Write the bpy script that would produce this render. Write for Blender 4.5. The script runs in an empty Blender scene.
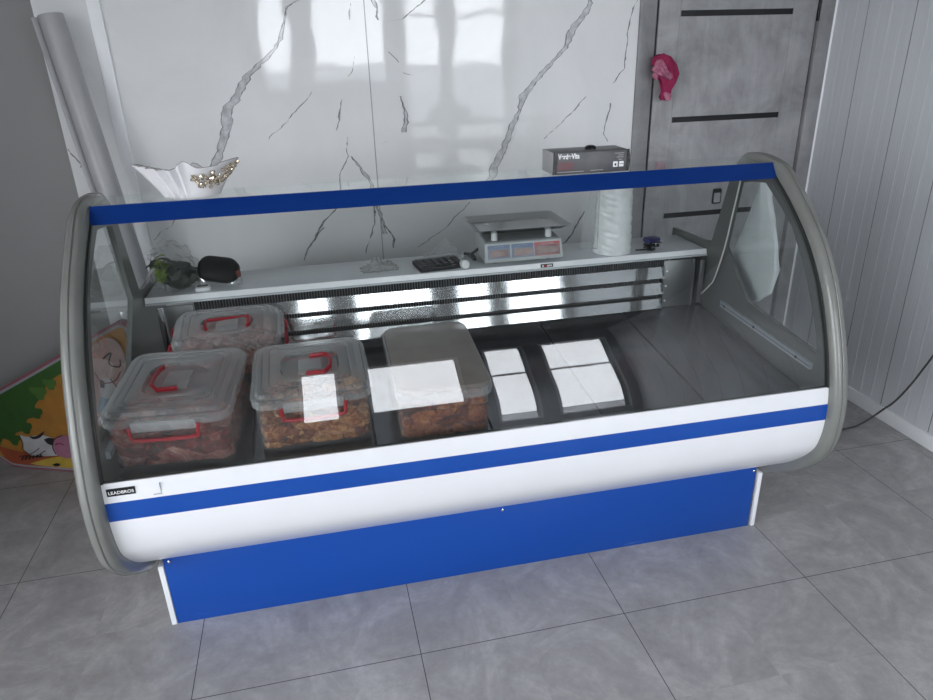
import bpy, bmesh, math, random
from mathutils import Vector, Matrix, Euler, noise
R = math.radians
sc = bpy.context.scene
C = sc.collection
random.seed(7)

# ------------------------------------------------------------------ camera, world, exposure
cam_d = bpy.data.cameras.new('camera')
cam_d.sensor_fit = 'HORIZONTAL'
cam_d.sensor_width = 36.0
cam_d.lens = 36.0 * 690.0 / 933.0
cam_d.clip_start = 0.02
cam = bpy.data.objects.new('camera', cam_d)
C.objects.link(cam)
RM = ((0.97461025, -0.11215653, 0.19379311),
      (-0.22225247, -0.37951819, 0.8980923),
      (-0.02717891, -0.91836096, -0.39480939))
m3 = Matrix([[r[0], -r[1], -r[2]] for r in RM])
cam.matrix_world = Matrix.Translation((0, 0, 1.512)) @ m3.to_4x4()
sc.camera = cam

world = bpy.data.worlds.new('overcast_sky')
sc.world = world
world.use_nodes = True
wn = world.node_tree
wn.nodes.clear()
w_out = wn.nodes.new('ShaderNodeOutputWorld')
w_bg = wn.nodes.new('ShaderNodeBackground')
w_bg.inputs['Color'].default_value = (0.945, 0.945, 1.0, 1)
w_bg.inputs['Strength'].default_value = 12.8
wn.links.new(w_bg.outputs[0], w_out.inputs[0])

vs = sc.view_settings
vs.view_transform = 'Standard'
vs.look = 'None'
vs.exposure = 0.0
vs.gamma = 1.0
vs.use_curve_mapping = False
sc.cycles.use_denoising = True
sc.cycles.max_bounces = 14
sc.cycles.transparent_max_bounces = 40
sc.cycles.diffuse_bounces = 5
sc.cycles.glossy_bounces = 6
sc.cycles.caustics_reflective = False
sc.cycles.sample_clamp_indirect = 4.0

XR, XL, YB, YF, ZC = 2.31, -2.2, 2.90, -2.0, 2.75
# window openings of the front wall: (x0, x1, z0, z1)
OPEN = [(-0.34, -0.04, 1.20, 2.35), (0.18, 0.93, 1.26, 2.35),
        (1.14, 1.49, 0.64, 2.45), (1.63, 2.22, 0.64, 2.45),
        (1.14, 1.49, 0.10, 0.54), (1.63, 2.22, 0.12, 0.54)]
# openings added in the unseen left wall for extra daylight: (y0, y1, z0, z1)
ADDED_OPENL = [(-1.80, -0.90, 0.10, 2.45), (-0.82, 0.10, 0.10, 2.45), (0.18, 0.95, 0.10, 2.45)]
for (y0, y1, z0, z1) in ADDED_OPENL:  # sky portals for the added left openings
    ld = bpy.data.lights.new('window_and_added_opening_daylight', 'AREA')
    ld.shape = 'RECTANGLE'
    ld.size = z1 - z0
    ld.size_y = y1 - y0
    ld.cycles.is_portal = True
    lo = bpy.data.objects.new('window_and_added_opening_daylight', ld)
    lo.location = (XL - 0.11, (y0 + y1) / 2, (z0 + z1) / 2)
    lo.rotation_euler = (0, R(-90), 0)
    C.objects.link(lo)
for (x0, x1, z0, z1) in OPEN:                    # daylight portals: they only guide the sky's own light
    ld = bpy.data.lights.new('window_and_added_opening_daylight', 'AREA')
    ld.shape = 'RECTANGLE'
    ld.size = x1 - x0
    ld.size_y = z1 - z0
    ld.cycles.is_portal = True
    lo = bpy.data.objects.new('window_and_added_opening_daylight', ld)
    lo.location = ((x0 + x1) / 2, YF - 0.13, (z0 + z1) / 2)
    lo.rotation_euler = (R(90), 0, 0)
    C.objects.link(lo)

# ------------------------------------------------------------------ materials
def new_mat(name):
    m = bpy.data.materials.new(name)
    m.use_nodes = True
    nt = m.node_tree
    return m, nt, nt.nodes['Principled BSDF'], nt.nodes['Material Output']

def node(nt, kind, **kw):
    n = nt.nodes.new(kind)
    for k, v in kw.items():
        if k in n.inputs.keys():
            n.inputs[k].default_value = v
        else:
            setattr(n, k, v)
    return n

def col4(c):
    return (c[0], c[1], c[2], 1)

def pmat(name, c, rough=0.5, metal=0.0, spec=0.5, c2=None, nscale=8.0, stretch=None, bump=0.0, bscale=None, detail=4.0):
    """principled material with procedural variation between c and c2"""
    m, nt, b, o = new_mat(name)
    b.inputs['Roughness'].default_value = rough
    b.inputs['Metallic'].default_value = metal
    b.inputs['Specular IOR Level'].default_value = spec
    if c2 is None:
        c2 = tuple(min(1, x * 1.06 + 0.002) for x in c)
    tc = node(nt, 'ShaderNodeTexCoord')
    src = tc.outputs['Object']
    if stretch:
        mp = node(nt, 'ShaderNodeMapping')
        mp.inputs['Scale'].default_value = stretch
        nt.links.new(src, mp.inputs['Vector'])
        src = mp.outputs['Vector']
    n = node(nt, 'ShaderNodeTexNoise', Scale=nscale, Detail=detail)
    nt.links.new(src, n.inputs['Vector'])
    cr = node(nt, 'ShaderNodeValToRGB')
    cr.color_ramp.elements[0].position = 0.35
    cr.color_ramp.elements[0].color = col4(c)
    cr.color_ramp.elements[1].position = 0.65
    cr.color_ramp.elements[1].color = col4(c2)
    nt.links.new(n.outputs['Fac'], cr.inputs['Fac'])
    nt.links.new(cr.outputs['Color'], b.inputs['Base Color'])
    if bump:
        n2 = node(nt, 'ShaderNodeTexNoise', Scale=bscale or nscale * 4, Detail=3.0)
        nt.links.new(src, n2.inputs['Vector'])
        bp = node(nt, 'ShaderNodeBump', Strength=bump, Distance=0.01)
        nt.links.new(n2.outputs['Fac'], bp.inputs['Height'])
        nt.links.new(bp.outputs['Normal'], b.inputs['Normal'])
    return m

def glass_mat(name, tint, k=1.7, rough=0.0):
    """thin sheet of glass: clear transmission with a double-surface Fresnel reflection"""
    m, nt, b, o = new_mat(name)
    nt.nodes.remove(b)
    tr = node(nt, 'ShaderNodeBsdfTransparent')
    tr.inputs['Color'].default_value = col4(tint)
    gl = node(nt, 'ShaderNodeBsdfGlossy', Roughness=rough)
    gl.inputs['Color'].default_value = (1, 1, 1, 1)
    lw = node(nt, 'ShaderNodeLayerWeight', Blend=0.5)
    pw = node(nt, 'ShaderNodeMath', operation='POWER')
    pw.inputs[1].default_value = 5.0
    nt.links.new(lw.outputs['Facing'], pw.inputs[0])
    mu = node(nt, 'ShaderNodeMath', operation='MULTIPLY_ADD', use_clamp=True)
    mu.inputs[1].default_value = 0.96 * k * 0.8
    mu.inputs[2].default_value = 0.04 * k
    mx = node(nt, 'ShaderNodeMixShader')
    nt.links.new(pw.outputs[0], mu.inputs[0])
    nt.links.new(mu.outputs[0], mx.inputs[0])
    nt.links.new(tr.outputs[0], mx.inputs[1])
    nt.links.new(gl.outputs[0], mx.inputs[2])
    nt.links.new(mx.outputs[0], o.inputs[0])
    return m

def film_mat(name, c, body=0.25, edge=0.55, rough=0.25, tint=(0.97, 0.97, 0.97), nscale=0, namp=0.2):
    """translucent plastic: part clear, part milky, denser at grazing angles"""
    m, nt, b, o = new_mat(name)
    b.inputs['Base Color'].default_value = col4(c)
    b.inputs['Roughness'].default_value = rough
    tr = node(nt, 'ShaderNodeBsdfTransparent')
    tr.inputs['Color'].default_value = col4(tint)
    lw = node(nt, 'ShaderNodeLayerWeight', Blend=0.35)
    mr = node(nt, 'ShaderNodeMapRange')
    mr.inputs['To Min'].default_value = body
    mr.inputs['To Max'].default_value = edge
    nt.links.new(lw.outputs['Facing'], mr.inputs['Value'])
    fac = mr.outputs[0]
    if nscale:
        tc = node(nt, 'ShaderNodeTexCoord')
        n = node(nt, 'ShaderNodeTexNoise', Scale=nscale, Detail=5.0)
        nt.links.new(tc.outputs['Object'], n.inputs['Vector'])
        ma = node(nt, 'ShaderNodeMath', operation='MULTIPLY_ADD')
        ma.inputs[1].default_value = namp * 2
        ma.inputs[2].default_value = -namp
        nt.links.new(n.outputs['Fac'], ma.inputs[0])
        ad = node(nt, 'ShaderNodeMath', operation='ADD', use_clamp=True)
        nt.links.new(fac, ad.inputs[0])
        nt.links.new(ma.outputs[0], ad.inputs[1])
        fac = ad.outputs[0]
    mx = node(nt, 'ShaderNodeMixShader')
    nt.links.new(fac, mx.inputs[0])
    nt.links.new(tr.outputs[0], mx.inputs[1])
    nt.links.new(b.outputs[0], mx.inputs[2])
    nt.links.new(mx.outputs[0], o.inputs[0])
    return m

# floor: 60 cm stone-look tiles with thin dark joints, laid out from the object's own coordinates
def floor_mat():
    m, nt, b, o = new_mat('grey_stone_tile')
    tc = node(nt, 'ShaderNodeTexCoord')
    sp = node(nt, 'ShaderNodeSeparateXYZ')
    nt.links.new(tc.outputs['Object'], sp.inputs[0])
    def line(sock, off):
        a = node(nt, 'ShaderNodeMath', operation='SUBTRACT'); a.inputs[1].default_value = off - 0.3
        nt.links.new(sock, a.inputs[0])
        d = node(nt, 'ShaderNodeMath', operation='DIVIDE'); d.inputs[1].default_value = 0.6
        nt.links.new(a.outputs[0], d.inputs[0])
        f = node(nt, 'ShaderNodeMath', operation='FRACT'); nt.links.new(d.outputs[0], f.inputs[0])
        s = node(nt, 'ShaderNodeMath', operation='SUBTRACT'); s.inputs[1].default_value = 0.5
        nt.links.new(f.outputs[0], s.inputs[0])
        ab = node(nt, 'ShaderNodeMath', operation='ABSOLUTE'); nt.links.new(s.outputs[0], ab.inputs[0])
        lt = node(nt, 'ShaderNodeMath', operation='LESS_THAN'); lt.inputs[1].default_value = 0.0019
        nt.links.new(ab.outputs[0], lt.inputs[0])
        fl = node(nt, 'ShaderNodeMath', operation='FLOOR'); nt.links.new(d.outputs[0], fl.inputs[0])
        return lt.outputs[0], fl.outputs[0]
    lx, ix = line(sp.outputs['X'], 0.152)
    ly, iy = line(sp.outputs['Y'], 1.413)
    mxl = node(nt, 'ShaderNodeMath', operation='MAXIMUM')
    nt.links.new(lx, mxl.inputs[0]); nt.links.new(ly, mxl.inputs[1])
    cb = node(nt, 'ShaderNodeCombineXYZ')
    nt.links.new(ix, cb.inputs[0]); nt.links.new(iy, cb.inputs[1])
    wn_ = node(nt, 'ShaderNodeTexWhiteNoise')
    nt.links.new(cb.outputs[0], wn_.inputs['Vector'])
    vm = node(nt, 'ShaderNodeVectorMath', operation='MULTIPLY_ADD')
    vm.inputs[1].default_value = (7, 7, 7)
    nt.links.new(wn_.outputs['Color'], vm.inputs[0])
    nt.links.new(tc.outputs['Object'], vm.inputs[2])
    n1 = node(nt, 'ShaderNodeTexNoise', Scale=4.5, Detail=9.0, Roughness=0.68, Distortion=1.2)
    n2 = node(nt, 'ShaderNodeTexNoise', Scale=30.0, Detail=8.0, Roughness=0.75)
    nt.links.new(vm.outputs[0], n1.inputs['Vector'])
    nt.links.new(vm.outputs[0], n2.inputs['Vector'])
    mixn = node(nt, 'ShaderNodeMath', operation='MULTIPLY_ADD'); mixn.inputs[1].default_value = 0.45
    nt.links.new(n2.outputs['Fac'], mixn.inputs[0]); nt.links.new(n1.outputs['Fac'], mixn.inputs[2])
    cr = node(nt, 'ShaderNodeValToRGB')
    e = cr.color_ramp.elements
    e[0].position = 0.45; e[0].color = (0.25, 0.243, 0.24, 1)
    e[1].position = 0.98; e[1].color = (0.50, 0.49, 0.49, 1)
    k = e.new(0.72); k.color = (0.35, 0.34, 0.34, 1)
    nt.links.new(mixn.outputs[0], cr.inputs['Fac'])
    mc = node(nt, 'ShaderNodeMixRGB')
    mc.inputs['Color2'].default_value = (0.035, 0.033, 0.032, 1)
    nt.links.new(mxl.outputs[0], mc.inputs['Fac'])
    nt.links.new(cr.outputs['Color'], mc.inputs['Color1'])
    nt.links.new(mc.outputs['Color'], b.inputs['Base Color'])
    b.inputs['Roughness'].default_value = 0.42
    bp = node(nt, 'ShaderNodeBump', Strength=0.06, Distance=0.01)
    nt.links.new(n2.outputs['Fac'], bp.inputs['Height'])
    nt.links.new(bp.outputs['Normal'], b.inputs['Normal'])
    return m

def concrete_mat(name, c1, c2, rough=0.5):
    m, nt, b, o = new_mat(name)
    tc = node(nt, 'ShaderNodeTexCoord')
    n1 = node(nt, 'ShaderNodeTexNoise', Scale=5.0, Detail=8.0, Roughness=0.65, Distortion=0.6)
    mp = node(nt, 'ShaderNodeMapping'); mp.inputs['Scale'].default_value = (26, 26, 3.0)
    n2 = node(nt, 'ShaderNodeTexNoise', Scale=1.0, Detail=6.0, Roughness=0.7)
    nt.links.new(tc.outputs['Object'], n1.inputs['Vector'])
    nt.links.new(tc.outputs['Object'], mp.inputs['Vector'])
    nt.links.new(mp.outputs[0], n2.inputs['Vector'])
    ma = node(nt, 'ShaderNodeMath', operation='MULTIPLY_ADD'); ma.inputs[1].default_value = 0.4
    nt.links.new(n2.outputs['Fac'], ma.inputs[0]); nt.links.new(n1.outputs['Fac'], ma.inputs[2])
    cr = node(nt, 'ShaderNodeValToRGB')
    cr.color_ramp.elements[0].position = 0.45; cr.color_ramp.elements[0].color = col4(c1)
    cr.color_ramp.elements[1].position = 0.95; cr.color_ramp.elements[1].color = col4(c2)
    nt.links.new(ma.outputs[0], cr.inputs['Fac'])
    nt.links.new(cr.outputs['Color'], b.inputs['Base Color'])
    b.inputs['Roughness'].default_value = rough
    return m

def marble_mat():
    m, nt, b, o = new_mat('polished_marble_panel')
    tc = node(nt, 'ShaderNodeTexCoord')
    n1 = node(nt, 'ShaderNodeTexNoise', Scale=1.8, Detail=5.0, Roughness=0.6, Distortion=1.5)
    nt.links.new(tc.outputs['Object'], n1.inputs['Vector'])
    cr = node(nt, 'ShaderNodeValToRGB')
    cr.color_ramp.elements[0].position = 0.35; cr.color_ramp.elements[0].color = (0.82, 0.83, 0.83, 1)
    cr.color_ramp.elements[1].position = 0.65; cr.color_ramp.elements[1].color = (0.88, 0.885, 0.885, 1)
    nt.links.new(n1.outputs['Fac'], cr.inputs['Fac'])
    nt.links.new(cr.outputs['Color'], b.inputs['Base Color'])
    b.inputs['Roughness'].default_value = 0.035
    b.inputs['Specular IOR Level'].default_value = 0.55
    n2 = node(nt, 'ShaderNodeTexNoise', Scale=60.0, Detail=2.0)
    n3 = node(nt, 'ShaderNodeTexNoise', Scale=5.0, Detail=1.0)
    nt.links.new(tc.outputs['Object'], n2.inputs['Vector'])
    nt.links.new(tc.outputs['Object'], n3.inputs['Vector'])
    ma = node(nt, 'ShaderNodeMath', operation='MULTIPLY_ADD'); ma.inputs[1].default_value = 0.06
    nt.links.new(n2.outputs['Fac'], ma.inputs[0]); nt.links.new(n3.outputs['Fac'], ma.inputs[2])
    bp = node(nt, 'ShaderNodeBump', Strength=0.022, Distance=0.05)
    nt.links.new(ma.outputs[0], bp.inputs['Height'])
    nt.links.new(bp.outputs['Normal'], b.inputs['Normal'])
    return m

def ribbed_mat():
    m, nt, b, o = new_mat('ribbed_white_panel')
    tc = node(nt, 'ShaderNodeTexCoord')
    sp = node(nt, 'ShaderNodeSeparateXYZ')
    nt.links.new(tc.outputs['Object'], sp.inputs[0])
    wv = node(nt, 'ShaderNodeMath', operation='MULTIPLY'); wv.inputs[1].default_value = 2 * math.pi / 0.0125
    nt.links.new(sp.outputs['Y'], wv.inputs[0])
    si = node(nt, 'ShaderNodeMath', operation='SINE'); nt.links.new(wv.outputs[0], si.inputs[0])
    mp = node(nt, 'ShaderNodeMapping'); mp.inputs['Scale'].default_value = (1, 90, 0.6)
    nt.links.new(tc.outputs['Object'], mp.inputs['Vector'])
    n1 = node(nt, 'ShaderNodeTexNoise', Scale=1.0, Detail=3.0)
    nt.links.new(mp.outputs[0], n1.inputs['Vector'])
    cr = node(nt, 'ShaderNodeValToRGB')
    cr.color_ramp.elements[0].position = 0.3; cr.color_ramp.elements[0].color = (0.60, 0.615, 0.64, 1)
    cr.color_ramp.elements[1].position = 0.7; cr.color_ramp.elements[1].color = (0.64, 0.655, 0.68, 1)
    nt.links.new(n1.outputs['Fac'], cr.inputs['Fac'])
    nt.links.new(cr.outputs['Color'], b.inputs['Base Color'])
    bp = node(nt, 'ShaderNodeBump', Strength=0.10, Distance=0.0008)
    nt.links.new(si.outputs[0], bp.inputs['Height'])
    nt.links.new(bp.outputs['Normal'], b.inputs['Normal'])
    b.inputs['Roughness'].default_value = 0.4
    return m

def meat_mat(name, red, dark, fat, scale=28.0, fatpos=0.6, chunk=30.0):
    m, nt, b, o = new_mat(name)
    tc = node(nt, 'ShaderNodeTexCoord')
    nd = node(nt, 'ShaderNodeTexNoise', Scale=scale, Detail=3.0)
    mp = node(nt, 'ShaderNodeMapping'); mp.inputs['Scale'].default_value = (0.75, 1.0, 1.7)
    nt.links.new(tc.outputs['Object'], mp.inputs['Vector'])
    nt.links.new(tc.outputs['Object'], nd.inputs['Vector'])
    vm = node(nt, 'ShaderNodeVectorMath', operation='MULTIPLY_ADD')
    vm.inputs[1].default_value = (0.07, 0.07, 0.07)
    nt.links.new(nd.outputs['Color'], vm.inputs[0])
    nt.links.new(mp.outputs[0], vm.inputs[2])
    vo = node(nt, 'ShaderNodeTexVoronoi', Scale=chunk)
    nt.links.new(vm.outputs[0], vo.inputs['Vector'])
    ve = node(nt, 'ShaderNodeTexVoronoi', Scale=chunk, feature='DISTANCE_TO_EDGE')
    nt.links.new(vm.outputs[0], ve.inputs['Vector'])
    sp = node(nt, 'ShaderNodeSeparateColor')
    nt.links.new(vo.outputs['Color'], sp.inputs[0])
    n1 = node(nt, 'ShaderNodeTexNoise', Scale=scale * 1.6, Detail=7.0, Roughness=0.62, Distortion=1.8)
    nt.links.new(tc.outputs['Object'], n1.inputs['Vector'])
    ma = node(nt, 'ShaderNodeMath', operation='MULTIPLY_ADD'); ma.inputs[1].default_value = 0.30
    nt.links.new(sp.outputs[0], ma.inputs[0]); nt.links.new(n1.outputs['Fac'], ma.inputs[2])
    cr = node(nt, 'ShaderNodeValToRGB')
    e = cr.color_ramp.elements
    e[0].position = 0.42; e[0].color = col4(dark)
    e[1].position = min(0.98, fatpos + 0.32); e[1].color = col4(fat)
    k = e.new(0.60); k.color = col4(red)
    k = e.new(fatpos + 0.16); k.color = col4(tuple(0.6 * a + 0.4 * c for a, c in zip(red, fat)))
    nt.links.new(ma.outputs[0], cr.inputs['Fac'])
    mr = node(nt, 'ShaderNodeMapRange')
    mr.inputs['From Max'].default_value = 0.05
    mr.inputs['To Min'].default_value = 0.45
    nt.links.new(ve.outputs['Distance'], mr.inputs['Value'])
    mx = node(nt, 'ShaderNodeMixRGB')
    mx.inputs['Color1'].default_value = col4(dark)
    nt.links.new(mr.outputs[0], mx.inputs['Fac'])
    nt.links.new(cr.outputs['Color'], mx.inputs['Color2'])
    nt.links.new(mx.outputs['Color'], b.inputs['Base Color'])
    b.inputs['Roughness'].default_value = 0.22
    bp = node(nt, 'ShaderNodeBump', Strength=0.35, Distance=0.006)
    nt.links.new(ma.outputs[0], bp.inputs['Height'])
    nt.links.new(bp.outputs['Normal'], b.inputs['Normal'])
    return m

M = {}
M['floor'] = floor_mat()
M['marble'] = marble_mat()
M['vein_fill'] = pmat('marble_vein', (0.46, 0.47, 0.48), 0.06, c2=(0.70, 0.71, 0.72), nscale=40)
M['vein_edge'] = pmat('marble_vein_edge', (0.17, 0.17, 0.175), 0.06, c2=(0.42, 0.42, 0.43), nscale=50)
M['joint'] = pmat('panel_joint', (0.40, 0.41, 0.42), 0.2)
M['white_pvc'] = pmat('white_pvc_trim', (0.92, 0.93, 0.95), 0.35)
M['shade_grey'] = pmat('shaded_grey_wall', (0.27, 0.27, 0.265), 0.55, c2=(0.29, 0.29, 0.285), nscale=2.0)  # wall grey set darker so the colour carries the shade at left
M['white_paint'] = pmat('white_wall_paint', (0.50, 0.51, 0.52), 0.6)
M['ceiling'] = pmat('grey_ceiling', (0.24, 0.24, 0.24), 0.7)
M['ribbed'] = ribbed_mat()
M['groove'] = pmat('panel_groove', (0.16, 0.16, 0.17), 0.5)
M['ridge'] = pmat('panel_ridge', (0.55, 0.56, 0.60), 0.35)
M['concrete'] = concrete_mat('concrete_look_laminate', (0.21, 0.21, 0.216), (0.47, 0.47, 0.48), 0.45)
M['frame_conc'] = concrete_mat('concrete_look_door_frame', (0.18, 0.18, 0.186), (0.36, 0.36, 0.37), 0.45)
M['front_conc'] = concrete_mat('concrete_front_wall', (0.20, 0.20, 0.20), (0.34, 0.34, 0.34), 0.6)
M['black'] = pmat('black_gloss', (0.008, 0.008, 0.009), 0.25)
M['black_matt'] = pmat('black_matt', (0.012, 0.012, 0.013), 0.6)
M['pane'] = glass_mat('window_pane', (0.93, 0.95, 0.95), 1.6)
M['ground'] = pmat('street_paving', (0.30, 0.29, 0.28), 0.8, c2=(0.42, 0.41, 0.40), nscale=1.5)
M['house'] = pmat('pale_house_render', (0.45, 0.46, 0.48), 0.8)

M['glass'] = glass_mat('case_glass', (0.80, 0.825, 0.82), 1.65)
M['side_glass'] = glass_mat('case_side_glass', (0.86, 0.89, 0.88), 1.5)
M['top_glass'] = glass_mat('canopy_top_glass', (0.96, 0.975, 0.97), 0.45)
M['case_white'] = pmat('white_enamel', (0.76, 0.77, 0.79), 0.22, c2=(0.78, 0.79, 0.81))
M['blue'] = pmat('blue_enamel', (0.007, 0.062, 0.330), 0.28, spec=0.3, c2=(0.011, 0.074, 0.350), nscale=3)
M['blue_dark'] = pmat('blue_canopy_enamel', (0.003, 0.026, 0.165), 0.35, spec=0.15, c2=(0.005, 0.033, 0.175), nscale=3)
M['plinth_blue'] = None
M['bumper'] = pmat('grey_green_plastic', (0.165, 0.17, 0.155), 0.25, c2=(0.20, 0.205, 0.19), nscale=6)
M['seam'] = pmat('dark_seam', (0.07, 0.07, 0.07), 0.5)
M['panel_grey'] = pmat('dark_grey_green_panel', (0.095, 0.10, 0.095), 0.28, c2=(0.12, 0.125, 0.12), nscale=5)
M['gasket'] = pmat('black_gasket', (0.02, 0.024, 0.022), 0.45)
M['rail'] = pmat('pale_grey_rail', (0.29, 0.32, 0.345), 0.35)
M['steel'] = pmat('brushed_steel', (0.40, 0.405, 0.415), 0.06, metal=0.8, c2=(0.46, 0.465, 0.475), nscale=1.0, stretch=(3, 10, 24), detail=1)
M['deck'] = pmat('dark_steel_deck', (0.105, 0.11, 0.12), 0.20, metal=0.85, c2=(0.16, 0.165, 0.18), nscale=1.0, stretch=(14, 2.0, 4), detail=5)
M['dull_steel'] = pmat('dull_steel', (0.22, 0.225, 0.225), 0.38, metal=0.7, c2=(0.27, 0.275, 0.275), nscale=5)
M['chrome'] = pmat('chrome', (0.75, 0.76, 0.78), 0.12, metal=1.0)
M['fins'] = pmat('coil_fins', (0.16, 0.165, 0.17), 0.4, metal=0.5)
M['dark'] = pmat('dark_cavity', (0.014, 0.015, 0.017), 0.6)
M['shelf'] = pmat('white_worktop', (0.60, 0.63, 0.65), 0.25, c2=(0.64, 0.67, 0.69))
M['edge'] = pmat('white_edge_band', (0.92, 0.93, 0.94), 0.22, spec=0.8)
M['tub'] = pmat('grey_liner', (0.24, 0.25, 0.25), 0.4)
M['letter'] = pmat('white_lettering', (0.82, 0.82, 0.82), 0.4)
M['wire_white'] = pmat('white_cable', (0.62, 0.62, 0.58), 0.4)
M['wire_dark'] = pmat('dark_cable', (0.06, 0.06, 0.06), 0.45)

M['tub_plastic'] = film_mat('clear_tub_plastic', (0.62, 0.60, 0.58), 0.03, 0.26, 0.15)
M['lid_plastic'] = film_mat('milky_lid_plastic', (0.70, 0.71, 0.72), 0.24, 0.55, 0.16)
M['fog_lid'] = film_mat('fogged_lid_plastic', (0.30, 0.265, 0.235), 0.66, 0.85, 0.22, nscale=14, namp=0.15)
M['red'] = pmat('red_plastic', (0.36, 0.005, 0.018), 0.3)
M['meat_raw'] = meat_mat('raw_meat', (0.23, 0.016, 0.013), (0.040, 0.002, 0.002), (0.62, 0.36, 0.29), 14.0, 0.62, 15.0)
M['meat_orange'] = meat_mat('marinated_meat', (0.30, 0.075, 0.025), (0.06, 0.010, 0.005), (0.72, 0.37, 0.14), 20.0, 0.54, 24.0)
M['meat_brown'] = meat_mat('brown_marinated_meat', (0.19, 0.030, 0.008), (0.055, 0.006, 0.002), (0.60, 0.22, 0.065), 22.0, 0.66, 22.0)
M['meat_pink'] = meat_mat('pink_meat', (0.40, 0.17, 0.14), (0.16, 0.05, 0.04), (0.66, 0.45, 0.40), 20.0, 0.6, 28.0)
M['ceramic'] = pmat('white_ceramic', (0.74, 0.73, 0.74), 0.18)
M['ceramic_rim'] = pmat('grey_rim', (0.34, 0.33, 0.32), 0.25)
M['crystal'] = pmat('champagne_crystal', (0.50, 0.40, 0.28), 0.08, metal=0.75, c2=(0.95, 0.86, 0.70), nscale=160)
M['carton'] = pmat('dark_grey_carton', (0.055, 0.057, 0.063), 0.4, c2=(0.10, 0.10, 0.105), nscale=14)
M['carton_red'] = pmat('carton_red_print', (0.17, 0.055, 0.065), 0.4, c2=(0.10, 0.06, 0.065), nscale=25)
M['carton_side'] = pmat('pale_grey_carton', (0.32, 0.32, 0.32), 0.45)
M['print'] = pmat('grey_print', (0.42, 0.40, 0.40), 0.4)
M['scale_body'] = pmat('pale_scale_plastic', (0.50, 0.525, 0.525), 0.35)
M['scale_top'] = pmat('grey_scale_top', (0.27, 0.285, 0.285), 0.35)
M['disp_blue'] = pmat('blue_display_surround', (0.09, 0.15, 0.29), 0.3)
M['disp_red'] = pmat('red_display_surround', (0.48, 0.05, 0.055), 0.3)
M['disp_dark'] = pmat('dark_red_display', (0.16, 0.075, 0.07), 0.2, c2=(0.22, 0.12, 0.11), nscale=60)
M['pan_steel'] = pmat('stainless_pan', (0.24, 0.245, 0.245), 0.16, metal=1.0)
M['bag_roll'] = film_mat('stacked_plastic_film', (0.93, 0.95, 0.95), 0.93, 0.95, 0.2, nscale=26, namp=0.22)
M['bag_clear'] = film_mat('clear_bag_film', (0.70, 0.72, 0.72), 0.08, 0.38, 0.2)
M['bag_dim'] = film_mat('thin_bag_film', (0.40, 0.41, 0.41), 0.08, 0.22, 0.3)
M['bag_white'] = film_mat('white_bag_film', (0.88, 0.90, 0.92), 0.85, 0.95, 0.35)
M['bag_grey'] = film_mat('crumpled_film', (0.42, 0.43, 0.41), 0.35, 0.75, 0.25)
M['green'] = pmat('leaf_green', (0.10, 0.19, 0.02), 0.5, c2=(0.30, 0.40, 0.05), nscale=30)
M['dark_green'] = pmat('dark_leaf', (0.012, 0.018, 0.014), 0.5, c2=(0.04, 0.06, 0.035), nscale=30)
M['purse'] = pmat('black_leatherette', (0.006, 0.006, 0.007), 0.5, spec=0.25, bump=0.2, bscale=300)
M['white_plastic'] = pmat('white_plastic', (0.72, 0.73, 0.73), 0.3)
M['amber'] = pmat('red_brown_plastic', (0.16, 0.045, 0.03), 0.3)
M['key_black'] = pmat('dark_grey_keys', (0.03, 0.032, 0.034), 0.4)
M['navy'] = pmat('navy_blue_plastic', (0.02, 0.022, 0.10), 0.35)
M['pink_dark'] = pmat('magenta_cloth', (0.26, 0.008, 0.060), 0.8, c2=(0.33, 0.018, 0.085), nscale=25)
M['pink_light'] = pmat('pale_pink_cloth', (0.60, 0.22, 0.32), 0.85, c2=(0.33, 0.10, 0.16), nscale=70)
M['sheet'] = pmat('pale_grey_vinyl', (0.40, 0.40, 0.41), 0.35, c2=(0.44, 0.44, 0.45), nscale=3)
M['sheet_in'] = pmat('vinyl_inside', (0.56, 0.56, 0.58), 0.35)
M['knife'] = pmat('knife_blade', (0.62, 0.66, 0.68), 0.18, metal=0.9)
M['mat_rim'] = pmat('shaded_pink_foam', (0.20, 0.055, 0.075), 0.6)  # rim darkened with the print, shade put into the colour
M['mat_rim2'] = pmat('grey_foam', (0.22, 0.23, 0.25), 0.6)
for n_, c_ in dict(p_green=(0.035, 0.11, 0.018), p_leaf=(0.075, 0.18, 0.03), p_amber=(0.42, 0.19, 0.03), p_yellow=(0.60, 0.42, 0.06),
                   p_rust=(0.36, 0.075, 0.03), p_white=(0.52, 0.52, 0.53), p_black=(0.012, 0.010, 0.012), p_pink=(0.42, 0.17, 0.26),
                   p_rose=(0.52, 0.36, 0.33), p_blue=(0.22, 0.34, 0.42), p_plum=(0.20, 0.03, 0.06)).items():
    M[n_] = pmat('print_' + n_[2:], tuple(0.6 * x for x in c_), 0.45, c2=tuple(x * 0.75 for x in c_), nscale=18)  # print colours scaled down, shade on the mat put into them

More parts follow.
